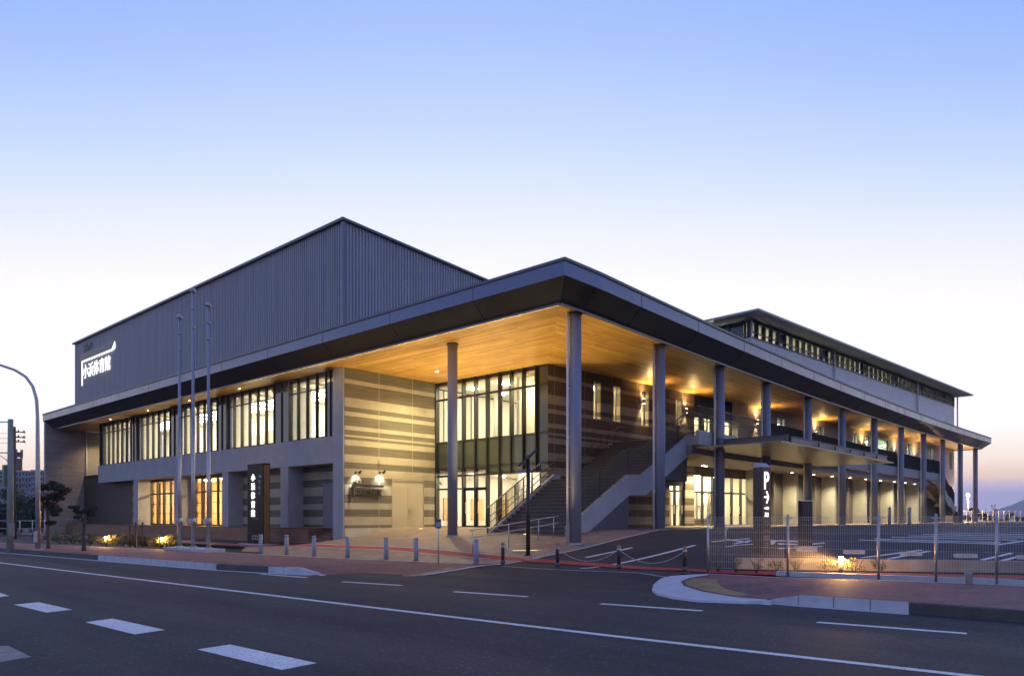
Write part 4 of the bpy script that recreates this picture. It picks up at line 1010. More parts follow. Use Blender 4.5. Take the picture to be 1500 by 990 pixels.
for px, py in ((1384, 726), (1372, 727)):  # lamps added to brighten the wall by the far stair
    p = wpt(px, py); s_ = sof_(p); c = W3(s_, .15, 3.3); mb = MB(); mb.cyl(c[0], c[1], 3.2, 3.45, .09, 14); o = mb.build('wall_light', FRAME, gym)
    mb = MB(); mb.cyl(c[0], c[1], 3.18, 3.199, .075, 14); mb.build('lamp_disc', LAMP_DL, o); c = W3(s_, .5, 3.1); light('SPOT', c, 330, (1, .80, .40), o, W3(s_ + .5, .2, 0), spot_size=R_(165), spot_blend=1, shadow_soft_size=.1)
# sconces shining up and down the upper wall
for px, py in ((940, 588), (1003, 602), (1107, 618), (1193, 635), (1262, 655), (1310, 665), (1339, 672)):
    p = wpt(px, py); s_ = sof_(p); z = p.z
    c = W3(s_, .14, z); mb = MB(); mb.cyl(c[0], c[1], z - .13, z + .13, .075, 16); mb.bar(c, W3(s_, 0, z), .06, .06)
    o = mb.build('wall_light', STEELG, gym)
    mb = MB(); mb.cyl(c[0], c[1], z - .137, z - .131, .066, 14); mb.cyl(c[0], c[1], z + .131, z + .137, .066, 14); mb.build('lamp_disc', LAMP_DL, o)
    light('SPOT', (c[0], c[1], z + .16), 230, (1, .70, .28), o, (c[0], c[1], z + 3), spot_size=R_(70), spot_blend=.9, shadow_soft_size=.05)
    cw = W3(s_, .6, z); light('SPOT', (cw[0], cw[1], z + .1), 230, (1, .66, .24), o, W3(s_, 1.2, z + 3), spot_size=R_(165), spot_blend=1, shadow_soft_size=.1)  # extra wide spot clear of the fixture, added to warm the soffit
    light('SPOT', (c[0], c[1], z - .16), 150, (1, .76, .38), o, (c[0], c[1], z - 3), spot_size=R_(75), spot_blend=.8, shadow_soft_size=.05)

# --- outside stair ---------------------------------------------------
ST0, ST1 = 1.5, 5.72                 # outer and inner side of the flight
XA0, XA1, XB0, XB1 = 1.3, 5.75, 7.0, 11.0
ZA0, ZA1 = .62, 3.28
mb = MB(); n1, n2 = 16, 13
for k in range(n1):
    x0 = XA0 + (XA1 - XA0) * k / n1; z = ZA0 + (ZA1 - ZA0) * (k + 1) / n1
    mb.box(x0, XA1 + .001 * k, ST0 + .1, ST1 - .05, z - (ZA1 - ZA0) / n1 - .03, z - .032); mb.box(x0 - .03, x0 + .34, ST0 + .1, ST1 - .05, z - .03, z, 1)
mb.box(XA1, XB0 + .3, ST0 + .1, ST1 - .05, ZA1 - .3, ZA1 - .003)
for k in range(n2):
    x0 = XB0 + (XB1 - XB0) * k / n2; z = ZA1 + (FL - ZA1) * (k + 1) / n2
    mb.box(x0, XB1 + .2, ST0 + .1, ST1 - .05, z - (FL - ZA1) / n2 - .03, z - .032); mb.box(x0 - .03, x0 + .36, ST0 + .1, ST1 - .05, z - .03, z, 1)
mb.box(XB1, XB1 + 9, ST0 + .6, ST1 + .2, FL - .3, FL + .004)
stair = mb.build('outside_stair', [mat('stair concrete', (.085, .075, .065), .8, var=.15), mat('stair nosing', (.15, .132, .11), .7, var=.12)], gym)
def stringer_poly(lo=False):
    g = [hit_y(px, py, ST0) for px, py in (((833, 771.5), (919, 695), (940, 695.5), (1010, 635.5), (1048, 641.5), (1048, 668), (1012, 664.5), (946, 725), (922, 725), (858, 783)))]
    return [(p.x, p.y, p.z) for p in g] + [(g[0].x, ST0, .4), ][0:1]
sp = stringer_poly()
mb = MB(); mb.prism(sp, (0, .2, 0)); mb.build('stringer', CONC, stair)
spd = [sp[8], sp[9], (sp[0][0] + .2, ST0, .3), (5.9, ST0, .3), (5.9, ST0, sp[8][2])]
mb = MB(); mb.prism([(p[0], ST0 + .04, p[2] + (.0 if p[2] < .4 else .0)) for p in (sp[8], sp[9], (sp[9][0], 0, .3), (5.9, 0, .3))], (0, .15, 0))
mb.box(5.75, 5.9, ST0 + .2, 5.6, .3, 3.0); mb.build('understair_wall', mat('dark grey render', (.085, .085, .095), .7, var=.1), stair)
sl = lambda x: ZA0 + (ZA1 - ZA0) * (x - XA0) / (XA1 - XA0)
mb = MB(); mb.prism([(XA0 - .2, ST1, .3), (XA0 - .2, ST1, sl(XA0 - .2) + .22), (XA1, ST1, sl(XA1) + .25), (XG - .06, ST1, ZA1 + .25), (XG - .06, ST1, .3)], (0, -.14, 0)); mb.build('stringer', CONC, stair)
def zrail(x):
    pts = [(sp[0][0], sp[0][2]), (sp[1][0], sp[1][2]), (sp[2][0], sp[2][2]), (sp[3][0], sp[3][2]), (sp[4][0] + 3, sp[3][2])]
    for (a, za), (b, zb) in zip(pts, pts[1:]):
        if x <= b: return za + (zb - za) * max(0, x - a) / (b - a)
    return pts[-1][1]
def balustrade(y, x0, x1, zf, hgt, rails, inner):
    mb = MB(); x = x0
    while x <= x1: mb.box(x - .009, x + .009, y - .009, y + .009, zf(x) + .02, zf(x) + hgt); x += .085
    N = 24; L = [x0 + (x1 - x0) * k / N for k in range(N + 1)]
    for a, b in zip(L, L[1:]):
        mb.bar((a, y, zf(a) + hgt), (b, y, zf(b) + hgt), .05, .035); mb.bar((a, y, zf(a) + .09), (b, y, zf(b) + .09), .03, .03)
    for x in L[::4]: mb.box(x - .022, x + .022, y - .022, y + .022, zf(x) - .02, zf(x) + hgt)
    o = mb.build('railing', FRAME, stair)
    mb = MB()
    for r in rails:
        pts = [(x, y + inner, zf(x) + r) for x in L]; mb.tube(pts, .02, 8)
        for x in L[2::5]: mb.bar((x, y, zf(x) + r - .04), (x, y + inner, zf(x) + r - .03), .015)
    mb.build('handrail', mat('bronze handrail', (.12, .09, .06), .35, .6), o)
balustrade(ST0 + .1, sp[0][0] + .1, sp[4][0] + .6, zrail, 1.15, (.55, .85), .1)
balustrade(ST1 - .1, XA0 - .1, 4.75, lambda x: sl(x) + .22, 1.1, (.45, .72), -.1)
mb = MB()
zf2 = lambda x: (FL + (x - XB1) * .55) if x < XB1 else FL
for dz in (.62, .88):
    mb.tube([(4.8, ST1 - .15, sl(4.8) + dz), (XA1 + .2, ST1 - .15, ZA1 + dz + .1), (XB0, ST1 - .15, ZA1 + dz + .1), (XB1 + .2, ST1 - .15, FL + dz), (XB1 + .6, ST1 - .15, FL + dz)], .022, 8)
mb.build('wall_handrail', mat('bronze handrail', (.12, .09, .06), .35, .6), stair)

# --- canopy hung on the columns ---------------------------------------
cx0, cx1, cy0, cyb, cz = 10.9, 28.4, -3.25, .95, 4.86
mb = MB(); mb.add([(cx0, cy0, cz), (cx1, cy0 - .0, cz), (cx1, 1.45, cz), (cx0, cyb, cz)], [(3, 2, 1, 0)]); mb.add([(cx0, cy0, cz + .05), (cx1, cy0, cz + .05), (cx1, 1.45, cz + .05), (cx0, cyb, cz + .05)], [(0, 1, 2, 3)])
mb.add([(cx0, cy0, cz), (cx1, cy0, cz), (cx1, cy0, cz + .05), (cx0, cy0, cz + .05)], [(0, 1, 2, 3)]); mb.add([(cx0, cyb, cz), (cx0, cy0, cz), (cx0, cy0, cz + .05), (cx0, cyb, cz + .05)], [(0, 1, 2, 3)])
can = mb.build('canopy', CANO, gym)
mb = MB(); yb = cy0 + .35
for z0, z1, d in ((5.0, 5.03, .12), (5.27, 5.30, .12)): mb.box(12.9, cx1 - .2, yb - d / 2, yb + d / 2, z0, z1)
mb.box(12.9, cx1 - .2, yb - .01, yb + .01, 5.03, 5.27)
for k in (2, 5):
    x, y = cols[k]
    if x > cx1: continue
    for z0, z1, d in ((5.0, 5.03, .16), (5.32, 5.35, .16)): mb.box(x - d / 2, x + d / 2, yb, y - .2, z0, z1)
    mb.box(x - .012, x + .012, yb, y - .2, 5.03, 5.32); mb.cyl(x, y, 4.95, 5.4, .26, 24)
for x in (16.2, 18.6, 21, 23.4, 25.8): mb.box(x - .05, x + .05, yb - .16, yb - .07, 5.02, 5.2); mb.box(x - .04, x + .04, yb, 1.2, 4.93, 5.05)
mb.build('canopy_beam', mat('blue grey steel', (.12, .12, .15), .45, .3), can)

# --- far stair down from the balcony ------------------------------------
def HB(px, py, off):
    x, y = hit_bow(px, off); return (x, y, hit_y(px, py, y).z)
yo_ = .45
fs = [HB(1366, 690, yo_), HB(1376.5, 697, yo_), HB(1392, 726, yo_), HB(1397, 729, yo_), HB(1402, 738, yo_)]
x0, y0 = fs[0][0], fs[0][1]
poly = [(p[0], y0 - .05, p[2]) for p in fs]; poly += [(p[0], y0 - .05, p[2] - 1.0) for p in reversed(fs)]
mb = MB(); mb.prism(poly, (0, .16, 0))
for k in range(24):
    u = k / 24; x = fs[1][0] + (fs[4][0] - fs[1][0]) * u; z = fs[1][2] + (fs[4][2] - fs[1][2]) * u; mb.box(x, x + .34, y0 + .1, wl(x) - .1, z - .4, z - .22)
mb.box(fs[4][0], fs[4][0] + 1.2, y0 - .05, wl(fs[4][0]), fs[4][2] - 1.2, fs[4][2] - .2)
far = mb.build('far_stair', CONC_L, gym)
mb = MB(); mb.prism([(p[0], y0 - .08, p[2]) for p in fs] + [(p[0], y0 - .08, p[2] + 1.15) for p in reversed(fs)], (0, .03, 0)); mb.build('parapet_screen', mat('dark perforated screen', (.022, .017, .014), .8, var=.1, spec=.12), far)
mb = MB(); mb.box(fs[4][0] + .2, fs[4][0] + 3.0, y0 - .05, y0 + .1, .5, 2.1); mb.build('stair_gate', mat('dark gate', (.05, .04, .035), .6), far)

# --- hall block with its ribbon of high windows ----------------------------
SH = sof_(wpt(1099, 480)); SHE = S_E; HZ = 14.75; ZW0 = 13.62
mb = MB(); h0 = Vector(WP) + wd * SH
mb.wall((h0.x, h0.y), WQ, FT - .3, ZW0, .3); mb.wall((h0.x + .1, h0.y + 22), (h0.x, h0.y + .3), FT - .3, ZW0, .3)
mb.box(q1.x - .3, q1.x, q1.y + .31, q1.y + 22, FT - .3, HZ)
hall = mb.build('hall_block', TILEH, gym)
mb = MB(); nW = 44
for k in range(nW + 1):
    s_ = SH + (SHE - SH) * k / nW; s_ = min(max(s_, SH + .05), SHE - .05)
    wbox(mb, s_ - .05, s_ + .05, -.24, .04, ZW0, HZ)
wbox(mb, SH, SHE, -.24, .04, ZW0, ZW0 + .1); wbox(mb, SH, SHE, -.2, .02, ZW0 + .42, ZW0 + .47); wbox(mb, SH, SHE, -.24, .02, HZ - .08, HZ)
for k in range(9):
    y = h0.y + .4 + 1.1 * k; mb.box(h0.x - .02, h0.x + .2, y - .04, y + .04, ZW0, HZ)
mb.box(h0.x - .02, h0.x + .2, h0.y, h0.y + 9.3, ZW0, ZW0 + .08)
hw = mb.build('window', FRAME, hall)
mb = MB(); wquad(mb, SH, SHE, -.13, ZW0, HZ); mb.add([(h0.x + .1, h0.y + .2, ZW0), (h0.x + .1, h0.y + 9.4, ZW0), (h0.x + .1, h0.y + 9.4, HZ), (h0.x + .1, h0.y + .2, HZ)], [(0, 1, 2, 3)])
for k in range(6): wbox(mb, SH + (SHE - SH) * (k * 7.3 + 4) / nW + .05, SH + (SHE - SH) * (k * 7.3 + 5) / nW - .05, -.1, -.08, ZW0 + .1, HZ - .1, 1)
mb.box(h0.x + .03, h0.x + .06, h0.y + .5, h0.y + 2.5, ZW0 + .1, HZ - .1, 1); mb.box(h0.x + .03, h0.x + .06, h0.y + 4.9, h0.y + 6.9, ZW0 + .1, HZ - .1, 1); mb.build('pane', [GLASS, mat('dark blue glass panel', (.02, .025, .04), .12, spec=.8)], hall)
# truss bars and lit roof space seen through the windows
mb = MB()
for k in range(nW):
    s_ = SH + (SHE - SH) * k / nW; d_ = (SHE - SH) / nW
    mb.bar(W3(s_, -1.2, ZW0), W3(s_ + d_, -1.2, HZ - .1), .12, .12); mb.bar(W3(s_ + d_, -1.25, ZW0), W3(s_, -1.25, HZ - .1), .08, .08)
wbox(mb, SH + .3, SHE - .3, -9.2, -9, FT, HZ, 1); wbox(mb, SH + .3, SHE - .3, -9, -.3, FT, FT + .1, 1)
wbox(mb, SH + .2, SHE - .2, -9, -.26, HZ - .06, HZ - .02, 1)
mb.build('roof_truss', [STEELG, mat('hall lining', (.55, .53, .42), .7)], hall)
lamps([(SH + 2 + 3.2 * k, SH + 3.6 + 3.2 * k, -4.2, -3.8, HZ - .35, HZ - .28) for k in range(14)], emit('hall block lamp', (1, .96, .82), 75), hall, 'wbox')
for px in (1099, 1221, 1343, 1401):
    s_ = sof_(wpt(px, 500)); c = W3(s_, .1, 0); mb = MB(); mb.cyl(c[0], c[1], FT - .2, HZ + .1, .07, 12); mb.build('downpipe', mat('pale pipe', (.62, .62, .63), .45, .1), hall)
mb = MB()
hr = [W3(SH - 1.55, 1.4, 0), W3(SHE + 1.4, 1.5, 0), W3(SHE + 1.4, -24, 0), W3(SH - 1.55, -24, 0)]
mb.add([(x, y, HZ + .12) for x, y, _ in hr] + [(x, y, HZ + .26) for x, y, _ in hr], [(3, 2, 1, 0), (0, 1, 5, 4), (1, 2, 6, 5), (2, 3, 7, 6), (3, 0, 4, 7), (4, 5, 6, 7)])
hrr = mb.build('hall_roof', mat('hall roof metal', (.34, .33, .31), .5, .1), hall)

# name sign on the upper hall
pA = hit_x(119, 530, .2); pB = hit_x(169, 510, .2); uu = (pA.y - pB.y) / 6.9
zA = hit_x(121, 529.5, .2).z
wall_sign(uh, (.2, pA.y, zA), (0, -1, 0), (0, 0, 1), uu, mat('dark sign face', (.05, .05, .06), .4), LETTER_HALO)

# ================================================================== things in front of the gymnasium
def at(p): return (p.x, p.y, p.z)
# --- flagpoles on a shared plinth ---------------------------------------
FPX_ = ((263, 803, 466), (283, 804, 427), (305.5, 805.5, 448.5))
fpts = [hit_z(px, py - 2.5, .15) for px, py, _ in FPX_]
dpl = (fpts[2] - fpts[0]).normalized(); npl = Vector((-dpl.y, dpl.x, 0))
mb = MB(); a, b = fpts[0] - dpl * .6, fpts[2] + dpl * .6
mb.prism([tuple(Vector((p.x, p.y, 0)) + npl * k) for p, k in ((a, -.45), (b, -.45), (b, .45), (a, .45))], (0, 0, .14))
tag(mb.build('flagpole_plinth', KERB, None, (a.x, a.y, 0)), 'low grey concrete plinth carrying the three flagpoles', 'plinth')
FL_LAB = ['shortest flagpole, bare, at the end nearest the street lamp', 'tallest of the three bare flagpoles, in the middle', 'bare flagpole nearest the black upright name board']
for (px, py, pt), p, lab in zip(FPX_, fpts, FL_LAB):
    zt = CZ + (HY - pt) * (Vector((p.x - CX, p.y - CY)).dot(Vector((FX, FY)))) / FPX
    t = thing('flagpole', (p.x, p.y, .14), lab, 'flagpole', 'flagpoles on the plinth')
    mb = MB(); zs_ = [.14 + (zt - .14) * k / 3 for k in range(4)]
    mb.tube([(p.x, p.y, .14), (p.x, p.y, .14 + (zt - .14) * .5), (p.x, p.y, .14 + (zt - .14) * .5), (p.x, p.y, zt)], [.085, .075, .068, .055], 16); mb.build('pole', STEELG, t)
    mb = MB(); mb.cyl(p.x, p.y, zt, zt + .06, .14, 16); mb.ball((p.x, p.y, zt + .1), .11, 12, sq=(1, 1, .6)); mb.build('pole_cap', STEELG, t)
    mb = MB()
    for f_ in (.86, .93): mb.cyl(p.x, p.y, .14 + (zt - .14) * f_, .14 + (zt - .14) * f_ + .06, .085, 12)
    mb.build('halyard_ring', STEELG, t)
    mb = MB(); mb.cyl(p.x, p.y, 1.15, 1.45, .12, 14); mb.cyl(p.x, p.y, .14, .2, .16, 16); mb.box(p.x - .22, p.x - .1, p.y - .06, p.y + .06, 1.2, 1.42); mb.build('winch_box', STEELG, t)
# --- black name board ---------------------------------------------------
p = G(375, 797.5)
dep = Vector((p.x - CX, p.y - CY)).dot(Vector((FX, FY)))
yR = hit_x(386, 757, p.x).y; yL = hit_x(362.5, 757, p.x).y; zt = hit_x(363, 681, p.x).z
t = thing('name_board', at(p), 'tall black upright board with glowing white characters, before the deck', 'sign')
mb = MB(); mb.box(p.x, p.x + .36, yR, yL, p.z - .1, zt); mb.box(p.x - .02, p.x + .38, yR - .02, yL + .02, zt, zt + .03); mb.box(p.x + .03, p.x + .33, yR - .012, yR, p.z, zt - .04, 1); mb.build('board', [BLACK, mat('bronze edge', (.30, .17, .06), .35, .5)], t)
mb = MB(); mb.box(p.x - .3, p.x + .7, yR - .4, yL + .4, p.z - .12, p.z + .05); mb.build('footing', KERB, t)
hs = hit_x(375, 697, p.x).z; w_ = yL - yR
for k, ch in enumerate('小浜体育館'):
    zc = hit_x(375, 703 + 13.1 * k, p.x).z
    mb = MB(); text_into(mb, ch, .385, (p.x - .02, yL - .26 * w_, zc), (0, -1, 0), (0, 0, 1), .018, .006, stretch=1.0); mb.build('lettering', emit('board letter', (1, 1, 1), 1.5), t)
for k, ch in enumerate('雲仙市'):
    zc = hit_x(375, 708.5 + 8.1 * k, p.x).z
    mb = MB(); text_into(mb, ch, .24, (p.x - .012, yL - .7 * w_, zc), (0, -1, 0), (0, 0, 1), .008, .0); mb.build('lettering', mat('grey letter', (.35, .35, .35), .5), t)
zc = hit_x(375, 699, p.x).z
mb = MB(); yy = yL - .70 * w_
mb.prism([(p.x - .012, yy - .02, zc), (p.x - .012, yy - .12, zc + .17), (p.x - .012, yy - .22, zc)], (.01, 0, 0)); mb.prism([(p.x - .016, yy - .17, zc - .01), (p.x - .016, yy - .24, zc + .1), (p.x - .016, yy - .30, zc - .01)], (.01, 0, 0), 1)
mb.build('emblem', [mat('emblem green', (.16, .35, .38), .5), mat('emblem grey', (.42, .45, .48), .5)], t)
z0 = hit_x(375, 790, p.x).z; z1 = hit_x(375, 784.5, p.x).z; y0, y1 = yL - .3 * w_, yR + .06
mb = MB(); mb.box(p.x - .01, p.x + .01, y1, y0, z0, z0 + .02); mb.box(p.x - .01, p.x + .01, y1, y0, z1, z1 + .02)
for k in range(7): yk = y1 + (y0 - y1) * k / 6; mb.box(p.x - .01, p.x + .01, yk - .012, yk + .012, z0, z1)
mb.build('grille', mat('pale grille', (.5, .5, .48), .5), t)
mb = MB(); zc = hit_x(375, 759.5, p.x).z; mb.box(p.x - .006, p.x + .002, yR + .3 * w_, yL - .3 * w_, zc, zc + .015); mb.build('divider_line', mat('pale grille', (.5, .5, .48), .5), t)
# --- grey bollards ---------------------------------------------------------
B_LAB = ['grey bollard standing before the black name board', 'grey bollard beside the black name board, on the deck side', 'grey bollard in front of the deck steps', 'grey bollard in front of the wall bearing the small bronze sign',
         'grey bollard in front of the double door edge', 'grey bollard next to the little sign on a thin post', 'grey bollard at the driveway, by the stainless handrail end']
proto = None
for (px, py), lab in zip(((382, 810.7), (419.7, 812), (460, 814.7), (509, 817), (565.7, 819), (609.7, 821), (697.7, 825)), B_LAB):
    q = hit_z(px, py, .01)
    if proto is None:
        proto = local('bollard', at(q), lab, 'bollard', 'grey bollards along the plaza edge')
        mb = MB(); mb.tube([(0, 0, -.05), (0, 0, .70), (0, 0, .70), (0, 0, .735), (0, 0, .75)], [.078, .078, .066, .066, .05], 20); mb.build('post', GREYP, proto)
        mb = MB(); mb.cyl(0, 0, .735, .77, .078, 20); mb.cyl(0, 0, .77, .785, .078, 20, r2=.05); mb.build('post_cap', mat('pale post cap', (.42, .42, .46), .45), proto)
    else: dup(proto, at(q), None, lab)
# --- steel posts with chains --------------------------------------------------
sp_px = ((736.5, 827), (816.5, 831), (906.5, 834), (1003, 838)); proto = None; spts = []
S_LAB = ['steel chain post nearest the stainless handrail', 'steel chain post second from the handrail, with chain on both sides', 'steel chain post in the middle of the driveway mouth', 'steel chain post nearest the mesh fence']
for (px, py), lab in zip(sp_px, S_LAB):
    q = hit_z(px, py, .0); spts.append(q)
    if proto is None:
        proto = local('chain_post', at(q), lab, 'post', 'steel chain posts across the driveway')
        mb = MB(); mb.tube([(0, 0, .0), (0, 0, .68), (0, 0, .70), (0, 0, .71)], [.056, .056, .05, .02], 20); mb.build('post', mat('dark steel post', (.16, .15, .14), .3, .8), proto)
        mb = MB(); mb.cyl(0, 0, .56, .60, .062, 20); mb.bar((-.09, 0, .58), (.09, 0, .58), .02); mb.build('chain_ring', STEEL, proto)
        mb = MB(); mb.cyl(0, 0, .0, .16, .07, 20); mb.cyl(0, 0, -.06, .02, .1, 20); mb.build('post_base', mat('post sleeve', (.1, .095, .09), .4, .6), proto)
    else: dup(proto, at(q), None, lab)
for k, (a, b, lab) in enumerate(zip(spts, spts[1:], ('slack chain hung between the two posts nearest the handrail', 'slack chain hung before the first painted lot line', 'slack chain hung beside the mesh fence end'))):
    mb = MB(); n = 40
    for i in range(n):
        u, v = i / n, (i + 1) / n
        f = lambda s_: (a.x + (b.x - a.x) * s_, a.y + (b.y - a.y) * s_, .58 - 4 * .36 * s_ * (1 - s_))
        mb.bar(f(u), f(v), .022 if i % 2 else .010, .010 if i % 2 else .022)
    o = mb.build('chain', STEELG, None, (a.x, a.y, .58)); tag(o, lab, 'chain', 'chains between the steel posts')
# --- small sign on a thin post ----------------------------------------------
q = hit_z(642, 826, .0); t = local('post_sign', at(q), 'little blue and green sign on a thin post by the pavement edge', 'sign', rz=math.atan2(FY, FX) - R_(90))
mb = MB(); mb.cyl(0, 0, -.05, 1.45, .018, 10); mb.build('post', STEELG, t)
mb = MB(); mb.box(-.09, .09, -.02, .02, 1.14, 1.43); mb.box(-.092, .092, -.022, .022, 1.36, 1.433, 1); mb.box(-.07, .07, -.024, -.02, 1.2, 1.33, 2); mb.build('sign_board', [mat('blue board', (.10, .16, .32), .4), mat('green board', (.03, .10, .06), .4), mat('pale board', (.30, .38, .50), .4)], t)
# --- solar lamp ----------------------------------------------------------------
q = G(773.5, 813.5); m_ = Vector((q.x - CX, q.y - CY)).dot(Vector((FX, FY))) / FPX; H = (813.5 - 672) * m_
t = local('solar_lamp', at(q), 'slim dark lamp post with a tilted solar panel, before the stair', 'lamp post', rz=math.atan2(FY, FX) - R_(90))
mb = MB(); mb.tube([(0, 0, -.05), (0, 0, H)], [.075, .062], 16); mb.cyl(0, 0, -.02, .03, .14, 16); mb.build('pole', mat('dark brown steel', (.05, .045, .042), .4, .5), t)
mb = MB(); pa, pb = Vector((-13.5 * m_, 0, (813.5 - 682) * m_)), Vector((13.5 * m_, 0, (813.5 - 657.5) * m_)); mb.bar(pa, pb, .62, .045); mb.bar(pa - Vector((0, 0, .02)), pb - Vector((0, 0, .02)), .54, .05); mb.bar((0, 0, H - .12), (0, 0, H + .14), .06); mb.build('solar_panel', [mat('solar panel', (.03, .035, .05), .25, .3)], t)
mb = MB(); z = (813.5 - 691) * m_; mb.tube([(-.02, 0, z + .1), (-.2, 0, z + .06)], .025, 8); mb.box(-.44, -.08, -.09, .09, z - .03, z + .05); mb.build('lamp_head', mat('lamp housing', (.24, .24, .24), .4, .4), t)
# --- stainless handrail --------------------------------------------------------------
hp = [G(745, 802), G(789, 794), G(811, 789.5)]; d = (hp[2] - hp[0]).normalized()
h0_ = hp[0] - d * ((hp[0] - hp[2]).length * .8)
t = thing('handrail', at(hp[0]), 'stainless double handrail on the paved slope before the stair', 'handrail')
for q in hp + [h0_ + d * .12]:
    zb_ = T(q.x, q.y); mb = MB(); mb.cyl(q.x, q.y, zb_ - .02, zb_ + .86, .02, 10); mb.cyl(q.x, q.y, zb_, zb_ + .02, .05, 12); mb.build('post', STEEL, t)
for h_ in (.87, .60):
    e0, e1 = h0_, hp[2] + d * .25
    pts = [(e0.x + (e1.x - e0.x) * k / 8, e0.y + (e1.y - e0.y) * k / 8) for k in range(9)]
    mb = MB(); mb.tube([(x, y, T(x, y) + h_) for x, y in pts], .021, 10); mb.build('rail', STEEL, t)
# --- lit paving strip, then round uplights added to brighten the soffit --------------------------------------------------------
for (px, py, pw, lab) in ((772, 807, 1500, 'thin lit strip set in the paving before the solar lamp'),):
    q = G(px, py); t = thing('ground_light', at(q), lab, 'ground light')
    e = Vector((RX, RY)); mb = MB(); mb.bar((q.x - e.x * .55, q.y - e.y * .55, q.z + .005), (q.x + e.x * .55, q.y + e.y * .55, q.z + .02), .07, .03); mb.build('light_housing', STEEL, t)
    mb = MB(); mb.bar((q.x - e.x * .5, q.y - e.y * .5, q.z + .016), (q.x + e.x * .5, q.y + e.y * .5, q.z + .03), .04, .03); mb.build('lens', emit('ground lens', (1, .8, .35), 1.6), t)
    light('SPOT', (q.x, q.y, q.z + .08), 250, (1, .72, .3), t, (q.x, q.y, 9), spot_size=R_(110), spot_blend=1., shadow_soft_size=.1)
UL = ['round uplight set in the plaza paving before the glazed entrance', 'round uplight set in the plaza paving before the double door', 'round uplight set in the plaza paving behind the slim solar lamp']
for (x, y), lab in zip(((4.3, 8.6), (2.6, 11.6), (1.4, 3.6)), UL):
    z = T(x, y) + .012; t = thing('ground_uplight', (x, y, z), lab, 'ground light', 'round uplights in the plaza')
    mb = MB(); mb.cyl(x, y, z - .05, z + .006, .13, 20); mb.build('rim', STEEL, t); mb = MB(); mb.cyl(x, y, z, z + .01, .1, 20); mb.build('lens', emit('uplight lens', (1, .75, .35), 6), t)
    light('SPOT', (x, y, z + .04), 2200, (1, .78, .36), t, (x, y, 9), spot_size=R_(118), spot_blend=1., shadow_soft_size=.1)
# --- P sign pylon -----------------------------------------------------------------------------
q = G(1116, 808); m_ = Vector((q.x - CX, q.y - CY)).dot(Vector((FX, FY))) / FPX; H = (808 - 679) * m_
base_a = math.atan2(FY, FX) - R_(90)
t = local('parking_sign', at(q), 'brown upright pylon with a white letter P and arrow, behind the fence', 'sign', rz=base_a + R_(31))
w_ = 8.6 * m_
mb = MB(); mb.box(-w_, w_, -w_, w_, -.15, H - .12, 0); mb.prism([(-w_, -w_, H - .12), (-w_, w_, H - .12), (-w_, w_, H + .02), (-w_, -w_ * .1, H + .02)], (2 * w_, 0, 0), 1)
mb.box(-w_ - .004, -w_, -w_, w_, -.1, H - .12, 2); mb.build('pylon', [BROWNP, mat('pylon top', (.3, .31, .38), .4, .2), mat('pylon side', (.02, .02, .021), .35)], t)
TXT = emit('sign letter', (1, 1, 1), 1.6); f_ = -w_ - .004
zpx = lambda py: (808 - py) * m_
mb = MB(); text_into(mb, 'P', (716.5 - 690) * m_ * 1.34, (-.08 * w_, f_, zpx(716)), (1, 0, 0), (0, 0, 1), .006, .012, stretch=.62, align='CENTER'); mb.build('lettering', TXT, t)
mb = MB(); za = zpx(728); mb.bar((-.62 * w_, f_, za), (.42 * w_, f_, za), .012, .05); mb.bar((-.05 * w_, f_ - .001, zpx(719.5)), (.46 * w_, f_ - .001, za), .05, .012, (0, -1, 0)); mb.bar((-.05 * w_, f_ - .001, zpx(737)), (.46 * w_, f_ - .001, za), .05, .012, (0, -1, 0))
mb.build('arrow', TXT, t)
mb = MB(); z = zpx(746); mb.box(-.2 * w_, .5 * w_, f_ - .006, f_, z, z + .085); mb.box(-.66 * w_, -.2 * w_, f_ - .006, f_, z + .025, z + .06); mb.build('car_symbol', TXT, t)
mb = MB(); text_into(mb, '入口', .155, (-.05 * w_, f_, zpx(756)), (1, 0, 0), (0, 0, 1), .006, .006, stretch=.6, align='CENTER'); mb.build('lettering', TXT, t)
mb = MB(); mb.box(-.72 * w_, .72 * w_, f_ - .004, f_, zpx(779), zpx(776)); mb.build('red_label', mat('red label', (.4, .05, .05), .5), t)
mb = MB(); zc = zpx(766)
for k in range(14):
    a0, a1 = 2 * math.pi * k / 14, 2 * math.pi * (k + 1) / 14; mb.bar((.075 * math.cos(a0), f_, zc + .075 * math.sin(a0)), (.075 * math.cos(a1), f_, zc + .075 * math.sin(a1)), .008, .012, (0, -1, 0))
for zz in (785, 787.5, 790): mb.box(-.7 * w_, .7 * w_, f_ - .003, f_, zpx(zz), zpx(zz) + .015)
for zz in (795, 798, 801): mb.box(-.45 * w_, .4 * w_, f_ - .003, f_, zpx(zz), zpx(zz) + .015)
mb.build('small_print', mat('grey print', (.4, .38, .36), .5), t)
